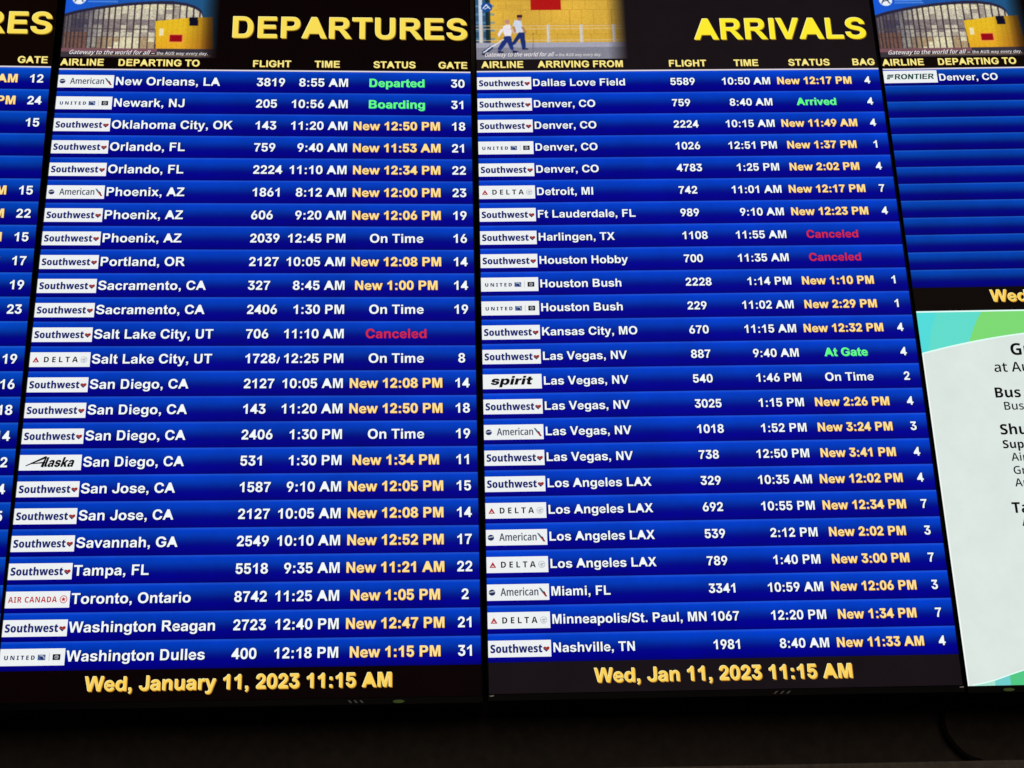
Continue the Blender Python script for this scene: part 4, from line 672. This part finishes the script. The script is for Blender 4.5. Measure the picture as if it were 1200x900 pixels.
    if footer: link('date_text', text_mesh(footer[0], 'foot', 'c', 44.8), root, P(537, footer[1], 3))
    return root, P

def N(t): return ('New ' + t, 'new')
SWA, AAL, UAL, DAL = 'southwest', 'american', 'united', 'delta'
OT = ('On Time', 'white'); CX = ('Canceled', 'red')
dep_rows = [
 (AAL, 'New Orleans, LA', '3819', '8:55 AM', ('Departed', 'green'), '30'), (UAL, 'Newark, NJ', '205', '10:56 AM', ('Boarding', 'green'), '31'),
 (SWA, 'Oklahoma City, OK', '143', '11:20 AM', N('12:50 PM'), '18'), (SWA, 'Orlando, FL', '759', '9:40 AM', N('11:53 AM'), '21'),
 (SWA, 'Orlando, FL', '2224', '11:10 AM', N('12:34 PM'), '22'), (AAL, 'Phoenix, AZ', '1861', '8:12 AM', N('12:00 PM'), '23'),
 (SWA, 'Phoenix, AZ', '606', '9:20 AM', N('12:06 PM'), '19'), (SWA, 'Phoenix, AZ', '2039', '12:45 PM', OT, '16'),
 (SWA, 'Portland, OR', '2127', '10:05 AM', N('12:08 PM'), '14'), (SWA, 'Sacramento, CA', '327', '8:45 AM', N('1:00 PM'), '14'),
 (SWA, 'Sacramento, CA', '2406', '1:30 PM', OT, '19'), (SWA, 'Salt Lake City, UT', '706', '11:10 AM', CX, ''),
 (DAL, 'Salt Lake City, UT', '1728/', '12:25 PM', OT, '8'), (SWA, 'San Diego, CA', '2127', '10:05 AM', N('12:08 PM'), '14'),
 (SWA, 'San Diego, CA', '143', '11:20 AM', N('12:50 PM'), '18'), (SWA, 'San Diego, CA', '2406', '1:30 PM', OT, '19'),
 ('alaska', 'San Diego, CA', '531', '1:30 PM', N('1:34 PM'), '11'), (SWA, 'San Jose, CA', '1587', '9:10 AM', N('12:05 PM'), '15'),
 (SWA, 'San Jose, CA', '2127', '10:05 AM', N('12:08 PM'), '14'), (SWA, 'Savannah, GA', '2549', '10:10 AM', N('12:52 PM'), '17'),
 (SWA, 'Tampa, FL', '5518', '9:35 AM', N('11:21 AM'), '22'), ('air_canada', 'Toronto, Ontario', '8742', '11:25 AM', N('1:05 PM'), '2'),
 (SWA, 'Washington Reagan', '2723', '12:40 PM', N('12:47 PM'), '21'), (UAL, 'Washington Dulles', '400', '12:18 PM', N('1:15 PM'), '31')]
arr_rows = [
 (SWA, 'Dallas Love Field', '5589', '10:50 AM', N('12:17 PM'), '4'), (SWA, 'Denver, CO', '759', '8:40 AM', ('Arrived', 'green'), '4'),
 (SWA, 'Denver, CO', '2224', '10:15 AM', N('11:49 AM'), '4'), (UAL, 'Denver, CO', '1026', '12:51 PM', N('1:37 PM'), '1'),
 (SWA, 'Denver, CO', '4783', '1:25 PM', N('2:02 PM'), '4'), (DAL, 'Detroit, MI', '742', '11:01 AM', N('12:17 PM'), '7'),
 (SWA, 'Ft Lauderdale, FL', '989', '9:10 AM', N('12:23 PM'), '4'), (SWA, 'Harlingen, TX', '1108', '11:55 AM', CX, ''),
 (SWA, 'Houston Hobby', '700', '11:35 AM', CX, ''), (UAL, 'Houston Bush', '2228', '1:14 PM', N('1:10 PM'), '1'),
 (UAL, 'Houston Bush', '229', '11:02 AM', N('2:29 PM'), '1'), (SWA, 'Kansas City, MO', '670', '11:15 AM', N('12:32 PM'), '4'),
 (SWA, 'Las Vegas, NV', '887', '9:40 AM', ('At Gate', 'green'), '4'), ('spirit', 'Las Vegas, NV', '540', '1:46 PM', OT, '2'),
 (SWA, 'Las Vegas, NV', '3025', '1:15 PM', N('2:26 PM'), '4'), (AAL, 'Las Vegas, NV', '1018', '1:52 PM', N('3:24 PM'), '3'),
 (SWA, 'Las Vegas, NV', '738', '12:50 PM', N('3:41 PM'), '4'), (SWA, 'Los Angeles LAX', '329', '10:35 AM', N('12:02 PM'), '4'),
 (DAL, 'Los Angeles LAX', '692', '10:55 PM', N('12:34 PM'), '7'), (AAL, 'Los Angeles LAX', '539', '2:12 PM', N('2:02 PM'), '3'),
 (DAL, 'Los Angeles LAX', '789', '1:40 PM', N('3:00 PM'), '7'), (AAL, 'Miami, FL', '3341', '10:59 AM', N('12:06 PM'), '3'),
 (DAL, 'Minneapolis/St. Paul, MN', '1067', '12:20 PM', N('1:34 PM'), '7'), (SWA, 'Nashville, TN', '1981', '8:40 AM', N('11:33 AM'), '4')]
def frag(st, g): return (None, '', '', '', (st, 'fragment'), g)
left_rows = [frag('AM', '12'), frag('PM', '24'), frag('', '15'), None, None, frag('M', '15'), frag('M', '22'), frag('M', '15'), frag('M', '17'),
 frag('', '19'), frag('', '23'), None, frag('', '19'), frag('', '16'), frag('', '18'), frag('', '14'), frag('', '2'), frag('', '4'), frag('', '5')] + [None] * 5
dep_cols = [('AIRLINE', 1, 'l'), ('DEPARTING TO', 150, 'l'), ('FLIGHT', 502, 'l'), ('TIME', 666, 'l'), ('STATUS', 878, 'c'), ('GATE', 1073, 'r')]
arr_cols = [('AIRLINE', 12, 'l'), ('ARRIVING FROM', 163, 'l'), ('FLIGHT', 514, 'l'), ('TIME', 690, 'l'), ('STATUS', 894, 'c'), ('BAG', 1073, 'r')]
DATE_L = 'Wed, January 11, 2023 11:15 AM'; DATE_S = 'Wed, Jan 11, 2023 11:15 AM'
PH = 65.0
D, PD = monitor('flight_monitor', 'tall monitor headed DEPARTURES with a full blue table of flights and gates',
    (-0.62841, 1.90663, 2.84633), ((0.999894, 0.0145809, 0.000226), (0.0002098, 0.0010962, -0.9999994), (-0.0145811, 0.9998931, 0.001093)),
    (9, 2, 3), (1, 1, 1.02), 'DEPARTURES', 'titlea', 'terminal', dep_cols, dep_rows, PH, 758, 885, (DATE_L, 1607), 0.0023, 34.4)
A, PA = monitor('flight_monitor', 'tall monitor headed ARRIVALS with a full blue table of flights and bag belts',
    (0.06258, 1.91723, 2.84834), ((0.999894, -0.0145813, -0.0001938), (-0.0002098, -0.0010962, -0.9999994), (0.0145811, 0.9998931, -0.0010991)),
    (24, 18, 22), (1, 1.02, 1.06), 'ARRIVALS', 'titleb', 'walkers', arr_cols, arr_rows, PH, 786, 903, (DATE_S, 1609), 0.0023, 30.5)
Rm, PR = monitor('flight_monitor', 'monitor at the right edge with a nearly empty flight table above a white notice',
    (0.74968, 1.90707, 2.84654), ((0.9996255, -0.0273641, 0.000053), (0.0000285, -0.0008953, -0.9999996), (0.0273642, 0.9996251, -0.0008942)),
    (13, 7, 5), (1, 1.1, 0.95), 'DEPARTURES', 'titlea', 'terminal', dep_cols, [('frontier', 'Denver, CO', '', '', ('', 'white'), '')] + [None] * 12, 49.2, 758, 885, (DATE_L, 681), 0.0023, 29.5)
L, PL = monitor('flight_monitor', 'monitor cut off by the left edge, only its last table columns in view',
    (-1.31997, 1.87795, 2.84124), ((0.9994084, 0.0335733, 0.0074595), (0.0071409, 0.0095988, -0.9999284), (-0.0336425, 0.9993902, 0.0093534)),
    (13, 4, 2), (1, 1.12, 1.0), 'DEPARTURES', 'titlea', None, [('GATE', 1071, 'r')], left_rows, PH, 758, 885, (DATE_L, 1607), 0.0023, 34.4)

# white notice on the right monitor
AD = lit((221, 231, 226), 0.035, 18); TEAL = lit((98, 220, 204)); TEAL2 = lit((84, 220, 218)); LIME = lit((126, 218, 116)); MINT = lit((168, 228, 208)); CY = lit((112, 206, 204)); GR2 = lit((82, 200, 132)); RIM = lit((226, 255, 246))
s = Sheet(); s.rect(0, 705, 1080, 1630, AD, 0)
def curve(u): return 817 - 0.262 * u + 0.00028 * u * u
top = [(u, curve(u)) for u in range(0, 481, 24)]
s.poly([(0, 705)] + [(480, 705)] + top[::-1], TEAL, 1)
s.poly([(0, 705), (52, 705), (30, 760), (16, 812.8), (0, 817)], TEAL2, 2)
ed = [(166, 705), (150, 728), (138, 752), (129, 772), (121, curve(121))]
s.poly(ed + [(u, curve(u)) for u in range(132, 481, 24)] + [(480, 705)], LIME, 2)
for a, b in zip(top, top[1:]): s.poly([(a[0], a[1] - 1), (b[0], b[1] - 1), (b[0], b[1] + 3), (a[0], a[1] + 3)], RIM, 3)
s.rect(0, 704, 1080, 708, RIM, 4)
wave = [(10, 1630), (40, 1625), (63, 1619.5), (99, 1608), (133, 1598), (200, 1580), (300, 1560)]
s.poly([(10, 1630), (63, 1630), (63, 1619.5), (40, 1625)], MINT, 1); s.poly([(63, 1630), (99, 1630), (99, 1608), (63, 1619.5)], CY, 1)
s.poly([(99, 1630), (300, 1630), (300, 1560), (200, 1580), (133, 1598), (99, 1608)], GR2, 1)
for a, b in zip(wave, wave[1:]): s.poly([(a[0], a[1] - 3), (b[0], b[1] - 3), (b[0], b[1]), (a[0], a[1])], RIM, 2)
s.rect(0, 820, 3.2, 1630, lit((246, 252, 248)), 3)
notice = link('notice', s.mesh('notice'), Rm, PR(0, 0, 3), label='white notice with teal and green corner shapes')
INK = lit((8, 9, 10)); INK2 = lit((26, 30, 34))
for t, u, v, sz, f, mt in (('Gr', 219, 826, 44, 'M', INK), ('at Au', 172, 870, 36, 'N', INK), ('Bus', 163, 937, 37, 'M', INK), ('Bus', 181, 969, 29, 'N', INK2), ('Shu', 163, 1032, 37, 'M', INK),
        ('Supe', 164, 1067, 29, 'M', INK), ('Air', 181, 1099, 28, 'N', INK2), ('Gr', 180, 1132, 28, 'N', INK2), ('Au', 180, 1163, 28, 'N', INK2), ('Ta', 163, 1228, 37, 'M', INK), ('A', 182, 1260, 28, 'N', INK2), ('A', 190, 1293, 28, 'N', INK2)):
    q = Sheet(); q.text(t, 0, 0, sz, mt, 0, f); link('notice_text', q.mesh('notice_text'), notice, at(u, v, 5))

# small marks on the lower bezels
def marks(root, P, u0, du, mirror):
    for k in range(3):
        q = Sheet(); a = -5 if mirror else 5
        u = u0 + k * du
        q.poly([(u - a * 0.6 - 1.8, -3), (u - a * 0.6 + 2.6, -3), (u + a * 0.6 + 1.8, 3), (u + a * 0.6 - 2.6, 3)], M_GREY, 0)
        link('bezel_mark', q.mesh('bezel_mark'), root, P(0, V1 + 9) + Vector((0, -0.0024, 0)))
marks(D, PD, 784, 13.0, False); marks(A, PA, 650, 14.5, True)
for root, P, u, gm in ((D, PD, 893, 0), (Rm, PR, 91, 0)):
    q = Sheet(); q.disc(u, 0, 13, M_GREEN, 0, 3.6, 20)
    link('green_sticker', q.mesh('green_sticker'), root, P(0, V1 + 10) + Vector((0, -0.0024, 0)))
for root, P, u in ((A, PA, 4), (A, PA, 1074)):  # pale patches painted in as glints at the bottom bezel corners
    q = Sheet(); q.poly([(u - 3, 0), (u + 7, -1), (u + 6, 2.2), (u - 2, 2.6)], M_GLINT, 0)
    link('painted_corner_glint', q.mesh('painted_corner_glint'), root, P(0, V1 + 4) + Vector((0, -0.0024, 0)))

# ------------------------------------------------------------------ wall behind and below
def boxobj(name, x0, x1, y0, y1, z0, z1, mat, bevel=0.0, **props):
    s = Sheet(); box_faces(s, x0, x1, y0, y1, z0, z1, mat)
    o = link(name, s.mesh(name), None, ((x0 + x1) / 2, (y0 + y1) / 2, z0), **props)
    for v in o.data.vertices: v.co -= Vector(((x0 + x1) / 2, (y0 + y1) / 2, z0))
    if bevel:
        bm = o.modifiers.new('bevel', 'BEVEL'); bm.width = bevel; bm.segments = 3
    return o
boxobj('back_wall', -3.5, 3.5, 2.14, 2.2, 1.0, 3.6, M_WALL, kind='structure')
boxobj('lower_wall', -3.5, 3.5, 2.0, 2.06, 1.2, 1.83, M_WALL, kind='structure')
boxobj('ledge', -3.5, 3.5, 1.975, 1.999, 1.7214 - 0.09, 1.7214, M_LEDGE, 0.003, kind='structure')
# cable looping down from behind the right monitor
def tube(name, pts, r, mat, n=10, **props):
    s = Sheet(); k = s.m(mat); rings = []
    P_ = [Vector(p) for p in pts]
    for i, p in enumerate(P_):
        t = (P_[min(i + 1, len(P_) - 1)] - P_[max(i - 1, 0)]).normalized()
        a = t.cross(Vector((0, 1, 0))).normalized(); b = t.cross(a)
        rings.append(len(s.v))
        for j in range(n):
            th = 2 * math.pi * j / n; s.v.append(tuple(p + a * r * math.cos(th) + b * r * math.sin(th)))
    for i in range(len(rings) - 1):
        for j in range(n):
            a, b = rings[i] + j, rings[i] + (j + 1) % n
            s.f.append([a, b, b + n, a + n]); s.mi.append(k)
    me = s.mesh(name)
    for p in me.polygons: p.use_smooth = True
    return link(name, me, None, None, **props)
tube('hanging_cable', [(0.7475, 1.992, 1.8358), (0.7407, 1.992, 1.8046), (0.7373, 1.992, 1.7798), (0.7392, 1.992, 1.765), (0.7441, 1.992, 1.7539), (0.7526, 1.992, 1.7415), (0.7627, 1.992, 1.7315), (0.7732, 1.992, 1.7246), (0.7879, 1.992, 1.7207)], 0.0042, M_CABLE, label='black cable looping down the dark wall below the right monitor', category='cable')
